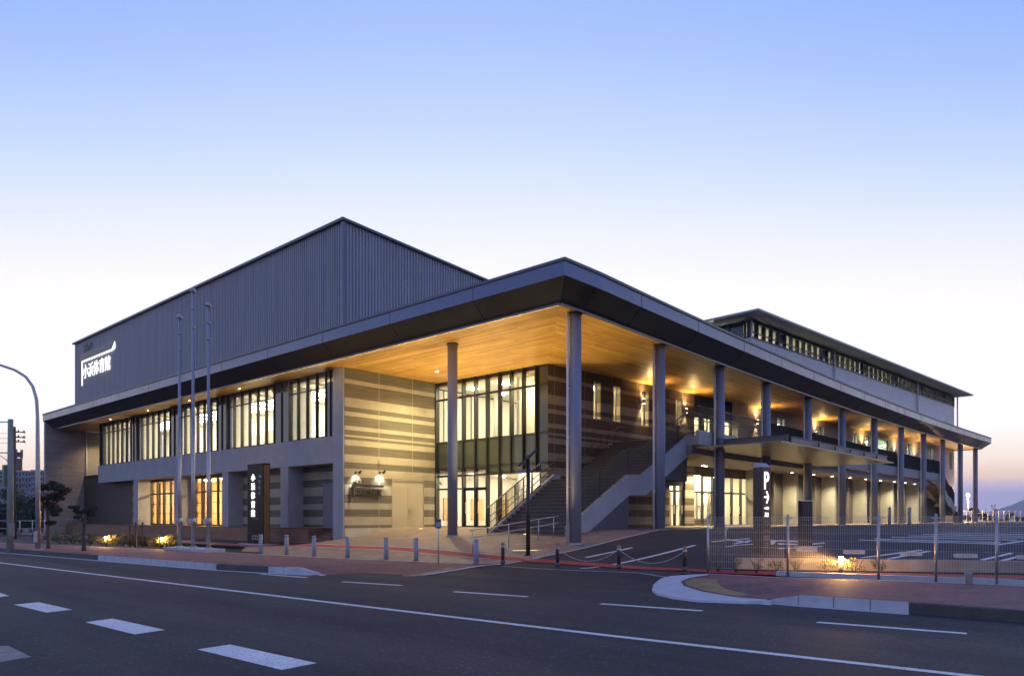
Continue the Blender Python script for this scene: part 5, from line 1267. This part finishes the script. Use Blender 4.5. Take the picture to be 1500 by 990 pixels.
# --- black ticket machine -----------------------------------------------------------------------
q = G(1179.5, 802); m_ = Vector((q.x - CX, q.y - CY)).dot(Vector((FX, FY))) / FPX; H = (802 - 734) * m_
t = local('ticket_machine', at(q), 'plain black upright machine cabinet on the car park island', 'ticket machine', rz=base_a)
mb = MB(); w_ = 8 * m_; mb.box(-w_, w_, -w_ * .8, w_ * .8, .0, H); mb.build('cabinet', mat('black cabinet', (.015, .015, .018), .4), t)
mb = MB(); mb.box(-w_ * 1.04, w_ * 1.04, -w_ * .84, w_ * .84, H, H + .03); mb.box(-w_ * 1.6, w_ * 1.6, -w_ * 1.3, w_ * 1.3, -.15, .06); mb.build('plinth', KERB, t)
mb = MB(); mb.box(-w_ * .8, w_ * .8, -w_ * .8 - .012, -w_ * .8, H * .62, H * .95); 
for k in range(6): x = -w_ * .8 + k * w_ * .32; mb.box(x - .012, x + .012, -w_ * .8 - .014, -w_ * .8, .15, H * .55)
mb.build('front_panel', mat('dark front panel', (.03, .03, .036), .3), t)
# --- hoop barrier -----------------------------------------------------------------------------------
a, b = G(1063, 798.5), G(1110, 797); m_ = Vector((a.x - CX, a.y - CY)).dot(Vector((FX, FY))) / FPX; hh = 26 * m_
pts = [(a.x, a.y, a.z - .05), (a.x, a.y, a.z + hh * .75)]
d = (b - a).normalized()
for k in range(5): th = math.pi / 2 * (k + 1) / 5; pts.append((a.x + d.x * .12 * (1 - math.cos(th)), a.y + d.y * .12 * (1 - math.cos(th)), a.z + hh * .75 + hh * .25 * math.sin(th)))
pts += [(2 * (a.x + b.x) / 2 - x, (a.y + b.y) - y, z) for x, y, z in reversed(pts)]
mb = MB(); mb.tube(pts, .03, 10); o = mb.build('hoop_barrier', STEELG, None, at(a)); tag(o, 'low bent steel hoop guarding the parking sign', 'barrier')
# --- mesh fence ----------------------------------------------------------------------------------------
fa, fb = hit_z(1037, 839.5, 0.), hit_z(1371, 848.5, 0.)
fxp = (1037, 1154, 1287, 1371, 1460, 1560)
fpost = [hit_line(px, 757, (-3.0, -7.25), (-1.75, -13.2)) for px in fxp]
fd_ = (fpost[-1] - fpost[0]).normalized()
fpost += [fpost[-1] + fd_ * (1.6 * k) for k in range(1, 6)]
t = thing('mesh_fence', (fpost[0].x, fpost[0].y, 0), 'grey welded mesh fence with slim posts along the car park', 'fence')
FH = 1.5
for q in fpost:
    mb = MB(); mb.cyl(q.x, q.y, -.05, FH + .04, .03, 12); mb.ball((q.x, q.y, FH + .05), .032, 8); mb.bar((q.x - .1 * .05, q.y + .1, FH - .02), (q.x, q.y - .1, FH - .02), .035, .025); mb.build('post', STEELG, t)
for a, b in zip(fpost, fpost[1:]):
    mb = MB(); L = (Vector(b) - Vector(a)).length; n = int(L / .05)
    for k in range(1, n):
        u = k / n; x, y = a.x + (b.x - a.x) * u, a.y + (b.y - a.y) * u; mb.bar((x, y, .12), (x, y, FH), .0045)
    for z in (.12, .3, .5, .7, .9, 1.1, 1.3, 1.43, 1.5): mb.bar((a.x, a.y, z), (b.x, b.y, z), .0055 if z < 1.5 else .008)
    mb.build('mesh_panel', STEELG, t)
mb = MB(); mb.bar((fpost[1].x + .02, fpost[1].y + .3, .03), (fpost[-1].x + .02, fpost[-1].y, .03), .16, .12); mb.build('footing', KERB, t)
# --- stone marker post ------------------------------------------------------------------------------------
q = hit_z(1419, 855.5, .0); t = local('marker_post', at(q), 'short square stone marker post at the fence foot', 'marker post', rz=.3)
mb = MB(); mb.box(-.07, .07, -.07, .07, -.05, .25); mb.add([(-.07, -.07, .25), (.07, -.07, .25), (.07, .07, .25), (-.07, .07, .25), (-.05, -.05, .275), (.05, -.05, .275), (.05, .05, .275), (-.05, .05, .275)], [(4, 5, 6, 7), (0, 1, 5, 4), (1, 2, 6, 5), (2, 3, 7, 6), (3, 0, 4, 7)])
mb.build('stone', WALLC, t)
# --- low planter wall ----------------------------------------------------------------------------------------
wa, wb_ = Vector((-1.45, -6.9)), Vector((2.25, -13.35)); dw = (wb_ - wa).normalized(); nw = Vector((-dw.y, dw.x))
t = thing('low_wall', (wa.x, wa.y, 0), 'low concrete wall edging the raised car park behind the fence', 'wall')
sg = [(0, 3.9), (3.92, 7.4), (7.42, 12.5), (12.52, 18), (18.02, 24)]
for k, (s0, s1) in enumerate(sg):
    a, b = wa + dw * s0, wa + dw * s1; mb = MB(); zt = lambda p: .30
    mb.bar((a.x, a.y, .1), (b.x, b.y, .1), .16, .46); mb.build('wall_segment', WALLC, t)
# --- wheel stops -----------------------------------------------------------------------------------------------
proto = None
WL = ['concrete wheel stop beside the black machine', 'concrete wheel stop behind the lit garden lamp', 'concrete wheel stop beside two slanting bay lines', 'concrete wheel stop behind the third fence bay', 'concrete wheel stop at the picture edge of the car park']
for (x0, x1, py), lab in zip(((1164, 1200, 806.5), (1231, 1271, 810.5), (1313, 1355, 813), (1392, 1436, 816), (1486, 1526, 818)), WL):
    a, b = G(x0, py), G(x1, py); c = (a + b) / 2; rz = math.atan2(b.y - a.y, b.x - a.x)
    if proto is None:
        proto = local('wheel_stop', at(c), lab, 'wheel stop', 'wheel stops in the car park', rz); L = .62 * .5
        mb = MB(); prof = [(-.075, -.01), (.075, -.01), (.055, .11), (-.055, .11)]
        mb.prism([(-L, y, z) for y, z in prof], (2 * L, 0, 0)); mb.build('block', KERB, proto)
        mb = MB()
        for sx in (-1, 1): mb.box(sx * L * .72 - .03, sx * L * .72 + .03, -.03, .03, .108, .114)
        mb.box(-L * .5, L * .5, -.0715, -.066, .04, .07); mb.build('reflector', mat('reflector', (.4, .3, .1), .3), proto)
    else: dup(proto, (c.x, c.y, T(c.x, c.y)), rz, lab)
# --- two guard posts by the colonnade -----------------------------------------------------------------------------
proto = None
for (px, lab) in ((1303, 'grey guard post before the pier beside the lit side door'), (1332, 'grey guard post before the last lit pier')):
    q = G(px, 768); m_ = Vector((q.x - CX, q.y - CY)).dot(Vector((FX, FY))) / FPX
    if proto is None:
        proto = local('guard_post', at(q), lab, 'post', 'guard posts by the colonnade')
        mb = MB(); h_ = 25 * m_; mb.tube([(0, 0, -.05), (0, 0, h_), (0, 0, h_ + .04)], [.11, .11, .05], 14); mb.build('post', GREYP, proto)
        mb = MB(); mb.cyl(0, 0, h_ * .8, h_ * .87, .118, 14); mb.build('band', mat('pale band', (.5, .5, .5), .4), proto)
    else: dup(proto, at(q), None, lab)

# ================================================================== planting
def leaves(mb, c, r, n, size, sq=(1, 1, 1), mi=0, rnd=random, hollow=.35):
    for _ in range(n):
        while True:
            v = Vector((rnd.uniform(-1, 1), rnd.uniform(-1, 1), rnd.uniform(-1, 1)))
            if hollow < v.length < 1: break
        p_ = Vector(c) + Vector((v.x * r * sq[0], v.y * r * sq[1], v.z * r * sq[2]))
        d = Vector((rnd.gauss(0, 1), rnd.gauss(0, 1), rnd.gauss(0, .7) + .4)).normalized(); u = d.orthogonal().normalized(); w_ = d.cross(u)
        s_ = size * rnd.uniform(.6, 1.3); a = rnd.uniform(0, 6.3); u, w_ = u * math.cos(a) + w_ * math.sin(a), w_ * math.cos(a) - u * math.sin(a)
        mb.add([p_ - u * s_, p_ + w_ * s_ * .42, p_ + u * s_, p_ - w_ * s_ * .42], [(0, 1, 2, 3)], mi if isinstance(mi, int) else rnd.choice(mi))
def shrub(q, r, h, n, size, lab, grp, seed, mats=(0, 0, 1), name='shrub'):
    rnd = random.Random(seed); t = thing(name, at(q), lab, 'shrub', grp)
    mb = MB()
    for k in range(5):
        a = rnd.uniform(0, 6.3); mb.tube([(q.x, q.y, q.z - .03), (q.x + r * .3 * math.cos(a), q.y + r * .3 * math.sin(a), q.z + h * .5), (q.x + r * .75 * math.cos(a), q.y + r * .75 * math.sin(a), q.z + h * .92)], [.012, .009, .004], 5)
    mb.build('stem', BARK, t)
    mb = MB()
    for k in range(6):
        a = rnd.uniform(0, 6.3); rr = r * rnd.uniform(.15, .65); leaves(mb, (q.x + rr * math.cos(a), q.y + rr * math.sin(a), q.z + h * rnd.uniform(.35, .85)), r * rnd.uniform(.3, .5), n // 6, size, (1, 1, .8), mats, rnd, .1)
    mb.build('foliage', [LEAF2, LEAF3], t)
R_SH = [('sparse shrub at the start of the mesh fence', 1052, 838), ('sparse shrub in front of the wall corner by the parking sign', 1078, 838), ('thin shrub directly below the parking sign', 1108, 838.5), ('thin shrub beside the second fence post', 1138, 839), ('shrub below the black machine', 1166, 839.5),
        ('brightly lit shrub on the sign side of the garden lamp', 1211, 840), ('brightly lit shrub just past the garden lamp', 1252, 841), ('outermost shrub beyond the garden lamp', 1287, 842)]
for k, (lab, px, py) in enumerate(R_SH):
    q = hit_z(px, py, 0); q = hit_line(px, 757, (-2.55, -7.3), (-.95, -12.2)); q.z = 0
    shrub(q, .27 if k < 5 else .32, .42 if k < 5 else .46, 150 if k < 5 else 230, .028, lab, 'shrubs behind the mesh fence', 40 + k)
def garden_lamp(q, h, lab, power):
    t = thing('garden_lamp', at(q), lab, 'garden lamp', 'low garden lamps')
    mb = MB(); mb.cyl(q.x, q.y, q.z - .05, q.z + h * .72, .055, 14); mb.build('post', mat('brown lamp post', (.09, .07, .055), .5), t)
    mb = MB(); mb.cyl(q.x, q.y, q.z + h * .72, q.z + h * .96, .05, 14); mb.build('lamp_glass', emit('garden lamp glass', (1, .56, .17), 70), t)
    mb = MB(); mb.cyl(q.x, q.y, q.z + h * .96, q.z + h, .062, 14, r2=.03); mb.build('lamp_cap', mat('brown lamp post', (.09, .07, .055), .5), t)
    for a in (0, 2.1, 4.2): light('POINT', (q.x + .12 * math.cos(a), q.y + .12 * math.sin(a), q.z + h * .84), power / 3, (1, .50, .13), t, shadow_soft_size=.04)
q = hit_line(1232, 757, (-2.55, -7.3), (-.95, -12.2)); q.z = 0; garden_lamp(q, .5, 'lit low garden lamp between shrubs behind the mesh fence', 210)
q = hit_z(155, 799, .03); garden_lamp(q, .48, 'lit low garden lamp near the end wall, among shrubs', 110); GA = q
q = hit_z(237, 801, .03); garden_lamp(q, .48, 'lit low garden lamp beside the flagpole plinth', 110); GB = q
L_SH = [(88, 797.5), (108, 798), (132, 798.5), (150, 799.5), (165, 799.5), (180, 800), (197, 800), (214, 800.5), (230, 801), (246, 802)]
LL = ['low shrub behind the street lamp foot', 'low shrub between the two garden trees', 'low shrub before the end wall corner', 'glowing shrub on the end wall side of the far garden lamp', 'glowing shrub on the deck side of the far garden lamp', 'dark low shrub midway between the garden lamps',
      'dark low shrub under the staked tree', 'dark low shrub just past the staked tree', 'glowing shrub around the lamp beside the flagpoles', 'shrub against the flagpole plinth']
for k, ((px, py), lab) in enumerate(zip(L_SH, LL)):
    q = hit_z(px, py - 1.2, .03); shrub(q, .62, .55, 420, .05, lab, 'shrubs in the street front bed', 80 + k)
def tree(q, h, crowns, lab, seed, leaf=LEAF, size=.1, n=700, lean=(0, 0), r0=.13, grp=None, sq=(1, 1, .5), cat='tree', name='tree', fork=.4):
    rnd = random.Random(seed); t = thing(name, at(q), lab, cat, grp); mb = MB()
    top = Vector((q.x + lean[0], q.y + lean[1], q.z + h * .82)); fk = Vector((q.x + lean[0] * .4, q.y + lean[1] * .4, q.z + h * fork))
    wob = lambda a: Vector((rnd.gauss(0, a), rnd.gauss(0, a), 0))
    mb.tube([(q.x, q.y, q.z - .1), (q.x, q.y, q.z + .15), Vector((q.x, q.y, q.z + h * fork * .5)) + wob(.06 * h * .2), fk, fk.lerp(top, .5) + wob(.03 * h), top], [r0 * 1.4, r0, r0 * .85, r0 * .75, r0 * .45, r0 * .15], 10)
    for c, r in crowns:
        c = Vector(c); s_ = fk.lerp(top, rnd.uniform(0, .6)); mb.tube([s_, s_.lerp(c, .5) + Vector((0, 0, -.08 * h * rnd.random())), c], [r0 * .4, r0 * .25, r0 * .08], 7)
        for k in range(4):
            e = c + Vector((rnd.uniform(-1, 1) * r, rnd.uniform(-1, 1) * r, rnd.uniform(-.2, .5) * r)); mb.tube([s_.lerp(c, .7), e], [r0 * .16, r0 * .04], 5)
    mb.build('trunk', BARK, t); mb = MB()
    for c, r in crowns:
        for k in range(5):
            o_ = Vector((rnd.uniform(-.6, .6) * r, rnd.uniform(-.6, .6) * r, rnd.uniform(-.3, .3) * r)); leaves(mb, Vector(c) + o_, r * rnd.uniform(.35, .6), n // 5, size, sq, 0, rnd, .05)
    mb.build('crown', leaf, t); return t
def imgpt(q, px, py, off=0.):
    """a point at the depth of q on the sight line through px, py, moved off metres deeper"""
    d = Vector((q.x - CX, q.y - CY)).dot(Vector((FX, FY))) + off; r = ray(px, py); return Vector((CX + r[0] * d, CY + r[1] * d, CZ + r[2] * d))
q = hit_z(71, 803.5, 0); tree(q, 3.4, [(imgpt(q, 66, 716, .2), .45), (imgpt(q, 80, 712, -.2), .52), (imgpt(q, 92, 720), .42), (imgpt(q, 63, 733), .45), (imgpt(q, 76, 743, .2), .5), (imgpt(q, 70, 728, .3), .5), (imgpt(q, 86, 728, .3), .36), (imgpt(q, 82, 752), .22), (imgpt(q, 74, 765), .22)], 'dark clipped pine beside the street lamp foot', 3, size=.06, n=900, r0=.085)
q = hit_z(123, 806.5, 0); tree(q, 2.1, [(imgpt(q, 107, 743), .26), (imgpt(q, 118, 748, .2), .28), (imgpt(q, 129, 747), .3), (imgpt(q, 138, 744, -.1), .18), (imgpt(q, 112, 757), .2), (imgpt(q, 133, 753), .2)], 'small dark clipped pine near the kerb, alone on the pavement', 5, size=.05, n=620, r0=.09, fork=.55)
q = hit_z(200, 801, .03); tree(q, 2.0, [(imgpt(q, 192, 765), .35), (imgpt(q, 204, 760), .3)], 'bare young tree held by dark stakes before the deck', 9, leaf=LEAF3, size=.02, n=26, r0=.03, grp=None)
STK = ['dark stake of the young tree nearest the end wall', 'dark stake in front of the young tree', 'dark stake of the young tree nearest the flagpoles']
for px, lab in zip((190, 199, 209), STK):
    a = hit_z(px, 800.5, .02); mb = MB(); mb.tube([(a.x, a.y, 0), (a.x, a.y, 1.25)], [.045, .04], 10); mb.cyl(a.x, a.y, 1.0, 1.06, .06, 10); tag(mb.build('tree_stake', mat('dark stake', (.02, .018, .016), .7), None, (a.x, a.y, 0)), lab, 'stake', 'stakes of the young tree')

# --- curved street lamp ---------------------------------------------------------------------------
q = hit_z(56, 805, 0); t = thing('street_lamp', at(q), 'tall curved street lamp on the pavement', 'street lamp')
pts = [imgpt(q, *p_) for p_ in ((56, 805), (55.5, 700), (55, 610), (53.5, 585), (48, 566), (38, 552), (22, 542), (0, 534.5), (-25, 530))]
pts[0].z = -.05
mb = MB(); mb.tube(pts, [.12, .10, .075, .07, .066, .062, .058, .054, .05], 14); mb.build('pole', STEELG, t)
e = pts[-1]; e2 = imgpt(q, -52, 530); mb = MB(); mb.tube([e, e.lerp(e2, .3), e2], [.06, .14, .1], 12); mb.build('lamp_head', GREYP, t)
mb = MB(); mb.box(q.x - .16, q.x - .02, q.y - .1, q.y + .1, .35, .85); mb.cyl(q.x, q.y, -.03, .04, .2, 16); mb.build('service_hatch', STEELG, t)
# --- utility pole -------------------------------------------------------------------------------------
q = hit_z(15, 804, 0); t = thing('utility_pole', at(q), 'pale concrete utility pole with a green box and wires', 'utility pole')
CP = mat('pole concrete', (.30, .32, .27), .8, var=.12)
a, b = imgpt(q, 15, 804), imgpt(q, 15.5, 614); mb = MB(); mb.tube([(a.x, a.y, -.1), b], [.155, .11], 14); mb.build('pole', CP, t)
c = imgpt(q, 9, 695); mb = MB(); mb.box(c.x - .12, c.x + .12, c.y - .16, c.y + .16, c.z - .55, c.z + .45); mb.build('green_box', mat('green box', (.10, .16, .10), .6), t)
c = imgpt(q, 17, 775); mb = MB(); mb.box(c.x - .15, c.x + .1, c.y - .1, c.y + .1, c.z - .3, c.z + .3); mb.build('meter_box', CP, t)
mb = MB()
for py in (663, 618): a, b = imgpt(q, -25, py), imgpt(q, 18, py); mb.bar(a, b, .05)
mb.tube([imgpt(q, -12, 662), imgpt(q, 0, 667), imgpt(q, 8, 672), imgpt(q, 12, 677)], .02, 6); mb.build('bracket', STEELG, t)
q2 = imgpt(q, 21, 800, 22); q2.z = 0; t2 = thing('utility_pole', at(q2), 'brown utility pole with three wire arms behind the concrete one', 'utility pole')
b = imgpt(q2, 20.5, 625); mb = MB(); mb.tube([(q2.x, q2.y, -.5), b], [.16, .12], 12); mb.build('pole', mat('brown pole', (.10, .075, .06), .8), t2)
for py in (632, 639.5, 646):
    a, b = imgpt(q2, 19, py), imgpt(q2, 37, py + 1.5); mb = MB(); mb.bar(a, b, .08); 
    for k in (.45, .9): c = a.lerp(b, k); mb.cyl(c.x, c.y, c.z, c.z + .16, .05, 8)
    mb.build('wire_arm', mat('brown pole', (.10, .075, .06), .8), t2)
W_LAB = ['upper overhead wire leaving the brown utility pole', 'middle overhead wire leaving the brown utility pole', 'lower overhead wire leaving the brown utility pole']
for py, lab in zip((632, 639.5, 646), W_LAB):
    a = imgpt(q2, 35, py); b = imgpt(q2, -130, py - 30, -20); n = 14; pts = []
    for k in range(n + 1): u = k / n; v = a.lerp(b, u); v.z -= 4 * .5 * u * (1 - u); pts.append(v)
    mb = MB(); mb.tube(pts, .014, 5); tag(mb.build('overhead_wire', FRAME, None, at(a)), lab, 'wire', 'overhead wires')

# ================================================================== distance
def flatdist(px, D, z=0.):
    r = ray(px); return Vector((CX + r[0] * D, CY + r[1] * D, z))
# apartment block on the slope
def block(px0, px1, yt, yb, D, depth, lab, name, nx, nz, wallm, winm=None, roofm=None):
    c_ = flatdist((px0 + px1) / 2, D); rd = Vector((c_.x - CX, c_.y - CY, 0)); dist = rd.length; rd /= dist; sd = Vector((rd.y, -rd.x, 0)); hw = dist * (math.atan((px1 - HX) / FPX) - math.atan((px0 - HX) / FPX)) / 2
    a, b = c_ - sd * hw, c_ + sd * hw; zt = CZ + (HY - yt) * D / FPX; zb = CZ + (HY - yb) * D / FPX
    e = (b - a); L = e.length; e = e / L; n = Vector((-e.y, e.x, 0))
    t = thing(name, (a.x, a.y, zb), lab, 'apartment building' if nx > 3 else 'building')
    mb = MB(); mb.prism([tuple(a + Vector((0, 0, zb - 14))), tuple(b + Vector((0, 0, zb - 14))), tuple(b + n * depth + Vector((0, 0, zb - 14))), tuple(a + n * depth + Vector((0, 0, zb - 14)))], (0, 0, zt - zb + 14)); mb.build('wall', wallm, t)
    mb = MB(); mb.prism([tuple(a - e * .4 - n * .4 + Vector((0, 0, zt))), tuple(b + e * .4 - n * .4 + Vector((0, 0, zt))), tuple(b + e * .4 + n * depth + Vector((0, 0, zt))), tuple(a - e * .4 + n * depth + Vector((0, 0, zt)))], (0, 0, .4)); mb.build('roof', roofm or wallm, t)
    fh = (zt - zb) / nz
    for i in range(nx):
        for j in range(nz):
            c = a + e * (L * (i + .5) / nx); w_ = L / nx * .3; z0, z1 = zb + fh * (j + .25), zb + fh * (j + .82)
            mb = MB(); mb.prism([tuple(c - e * w_ - n * .06 + Vector((0, 0, z0))), tuple(c + e * w_ - n * .06 + Vector((0, 0, z0))), tuple(c + e * w_ - n * .06 + Vector((0, 0, z1))), tuple(c - e * w_ - n * .06 + Vector((0, 0, z1)))], tuple(n * .12)); mb.build('window', winm or GLASSD2, t)
    if nx > 3:
        for j in range(nz):
            for i in range(0, nx, 2):
                c = a + e * (L * (i + .5) / nx); mb = MB(); w_ = L / nx * .46
                mb.prism([tuple(c - e * w_ - n * 1.3 + Vector((0, 0, zb + fh * j))), tuple(c + e * w_ - n * 1.3 + Vector((0, 0, zb + fh * j))), tuple(c + e * w_ - n * .05 + Vector((0, 0, zb + fh * j))), tuple(c - e * w_ - n * .05 + Vector((0, 0, zb + fh * j)))], (0, 0, fh * .3)); mb.build('balcony', wallm, t)
    return t
AW = mat('pale apartment render', (.38, .37, .39), .8, var=.06)
block(47, 68, 690, 722, 230, 14, 'pale apartment block with balconies behind the street lamp', 'apartment_building', 7, 4, AW)
block(22, 46, 691, 716, 200, 14, 'pale apartment block behind the utility poles', 'apartment_building', 5, 3, AW)
block(-30, 18, 690, 708, 190, 14, 'pale apartment block at the frame edge behind the utility pole', 'apartment_building', 7, 3, AW)
block(-20, 13, 717, 733, 150, 10, 'small low pale house below the apartment blocks', 'house', 3, 1, mat('house render', (.4, .4, .43), .8))
# brick chimney tower
D = 240; c = flatdist(27.5, D); zt = CZ + (HY - 664) * D / FPX; t = thing('water_tower', (c.x, c.y, 12), 'brown water tower rising over the apartment blocks', 'water tower')
w_ = 3.6 * D / FPX; TB = mat('brown tower', (.13, .085, .065), .8)
mb = MB(); mb.box(c.x - w_, c.x + w_, c.y - w_, c.y + w_, -2, zt - 1.6); mb.build('shaft', TB, t)
mb = MB(); mb.box(c.x - w_ * 1.08, c.x + w_ * 1.08, c.y - w_ * 1.08, c.y + w_ * 1.08, zt - 1.2, zt + .4)
for sx in (-1, 1):
    for sy in (-1, 1): mb.box(c.x + sx * w_ - .15, c.x + sx * w_ + .15, c.y + sy * w_ - .15, c.y + sy * w_ + .15, zt - 1.7, zt + 1.3)
mb.build('tank', TB, t)
# wooded slope and hills
def ridge(name, D, prof, m, depth, zbase=-8, seed=1, jag=.0):
    rnd = random.Random(seed); mb = MB(); pts = []
    for (pa, ya), (pb, yb) in zip(prof, prof[1:]):
        n = max(2, int(abs(pb - pa) / 2.5))
        for k in range(n): u = k / n; pts.append((pa + (pb - pa) * u, ya + (yb - ya) * u + rnd.gauss(0, jag)))
    pts.append(prof[-1]); n = len(pts); rows = []
    for k in range(7):
        u = k / 6; row = []
        for px, py in pts:
            h = CZ + (HY - py) * D / FPX; Dk = D + depth * (u - .5); g = flatdist(px, Dk)
            z = zbase + (h - zbase) * math.sin(math.pi * min(1, u / 1.0)) ** .7 if 0 < k < 6 else zbase
            row.append((g.x, g.y, z + (rnd.gauss(0, jag * D / FPX * .5) if 0 < k < 6 else 0)))
        rows.append(row)
    vs_ = [v for r in rows for v in r]; fs = [(k * n + i, k * n + i + 1, (k + 1) * n + i + 1, (k + 1) * n + i) for k in range(6) for i in range(n - 1)]
    mb.add(vs_, fs, 0, True); o = mb.build(name, m); o['kind'] = 'structure'; return o
ridge('hills', 420, [(-300, 660), (-120, 676), (0, 690), (60, 690), (110, 686), (200, 690), (330, 720), (420, 757)], mat('wooded hill', (.035, .04, .03), .95, var=.4, scale=.06), 150, -5, 2, .8)
ridge('mountains', 3000, [(1395, 757), (1425, 755), (1446, 750), (1462, 746), (1480, 740), (1500, 731), (1530, 722), (1580, 712), (1680, 716), (1800, 740), (1860, 757)], mat('blue grey mountain', (.2, .21, .25), .95), 800, -8, 3, .25)
rnd = random.Random(12)
WT = ['dark tree in front of the small house', 'dark tree beside the concrete utility pole', 'dark tree between utility pole and street lamp', 'broad dark tree behind the street lamp', 'dark tree below the apartment block with balconies', 'dark tree against the end wall edge', 'low dark tree at the frame edge', 'low dark tree behind the clipped pine']
for k, (px, yt, D, wd_) in enumerate(((-6, 728, 88, 2.6), (8, 733, 80, 2.2), (30, 722, 92, 2.6), (46, 715, 96, 3.0), (60, 722, 90, 2.4), (82, 728, 84, 2.6), (-22, 742, 74, 2.2), (70, 742, 76, 2.4))):
    q = flatdist(px, D, -.3); h = CZ + (HY - yt) * D / FPX + .3
    cr = [((q.x + rnd.uniform(-1, 1) * wd_ * .7, q.y + rnd.uniform(-1, 1) * wd_ * .7, -.3 + h * rnd.uniform(.25, .85)), wd_ * rnd.uniform(.5, .75)) for _ in range(7)]
    tree(q, h, cr, WT[k], 200 + k, size=.15, n=900, r0=.2, grp='dark trees beyond the end wall', sq=(1, 1, .8))
# low guard fence beyond the pavement
a, b = flatdist(-60, 62, 0), flatdist(66, 60, 0); t = thing('guard_fence', at(a), 'plain grey pipe fence beyond the utility poles', 'fence'); e = b - a
for k in range(8): c = a + e * (k / 7); mb = MB(); mb.cyl(c.x, c.y, -.4, 1.25, .04, 8); mb.build('post', STEELG, t)
for z in (.55, 1.2): mb = MB(); mb.bar((a.x, a.y, z), (b.x, b.y, z), .05); mb.build('rail', STEELG, t)

# far end of the car park: trees, fence, lamp
FT_L = ['windswept dark pine beside the last column', 'dark pine just past the last column', 'bare twiggy tree beyond the last column', 'dark cycad like bush before the sea', 'dark rounded bush at the frame edge before the sea', 'low dark bush between pine and cycad']
def far_tree(px, yt, D, w_, lab, k, n=300, lf=LEAF, sq=(1, 1, .45), size=.22):
    q = flatdist(px, D, .6); h = CZ + (HY - yt) * D / FPX - .6; m_ = D / FPX
    r2 = random.Random(300 + k); cr = [(tuple(imgpt(q, px + r2.uniform(-1, 1) * w_, yt + r2.uniform(.05, .75) * h / m_, r2.uniform(-1, 1))), w_ * m_ * r2.uniform(.3, .5)) for _ in range(6)]
    tree(q, h, cr, lab, 310 + k, leaf=lf, size=size, n=n, r0=.12, grp='trees at the far end of the car park', sq=sq)
far_tree(1424, 738, 92, 11, FT_L[0], 0); far_tree(1444, 739, 94, 9, FT_L[1], 1); far_tree(1456, 737, 93, 6, FT_L[2], 2, 14, LEAF3, size=.08)
far_tree(1477, 748, 90, 6, FT_L[3], 3, 90); far_tree(1497, 755, 90, 9, FT_L[4], 4, 260); far_tree(1460, 758, 90, 9, FT_L[5], 5, 220)
a, b = flatdist(1385, 88, .9), flatdist(1560, 84, .9); t = thing('sea_fence', at(a), 'low railing at the far edge of the car park before the sea', 'fence'); e = b - a
n = 22
for k in range(n + 1): c = a + e * (k / n); mb = MB(); mb.box(c.x - .03, c.x + .03, c.y - .03, c.y + .03, .3, 2.25); mb.build('post', STEELG, t)
for z in (2.2, 1.95, 1.0): mb = MB(); mb.bar((a.x, a.y, z), (b.x, b.y, z), .05, .05); mb.build('rail', STEELG, t)
q = flatdist(1418, 84, .9); zt = CZ + (HY - 727) * 84 / FPX; t = thing('car_park_lamp', at(q), 'lit post lamp at the far end of the car park', 'lamp post')
mb = MB(); mb.cyl(q.x, q.y, .8, zt, .05, 10); mb.build('pole', GREYP, t)
mb = MB(); mb.ball((q.x, q.y, zt + .14), .17, 12); mb.build('lamp_globe', emit('car park globe', (1, .72, .36), 25), t)
mb = MB(); mb.cyl(q.x, q.y, zt + .32, zt + .4, .22, 12, r2=.08); mb.build('lamp_cap', GREYP, t)
light('POINT', (q.x - .3, q.y - .3, zt + .1), 2200, (1, .62, .28), t, shadow_soft_size=.15)

# ------------------------------------------------------------------ sea air
mb = MB(); mb.box(-700, 6000, -2500, 2500, -9.5, 165)
hz_ = bpy.data.materials.new('sea haze'); hz_.use_nodes = True; t_ = hz_.node_tree; t_.nodes.clear()
pv = t_.nodes.new('ShaderNodeVolumePrincipled'); pv.inputs['Color'].default_value = (.88, .88, 1, 1); pv.inputs['Density'].default_value = .00024; pv.inputs['Anisotropy'].default_value = .2
oo = t_.nodes.new('ShaderNodeOutputMaterial'); t_.links.new(pv.outputs[0], oo.inputs['Volume'])
hz = mb.build('haze', hz_); hz['kind'] = 'stuff'
cy.volume_bounces = 0; cy.volume_max_steps = 64
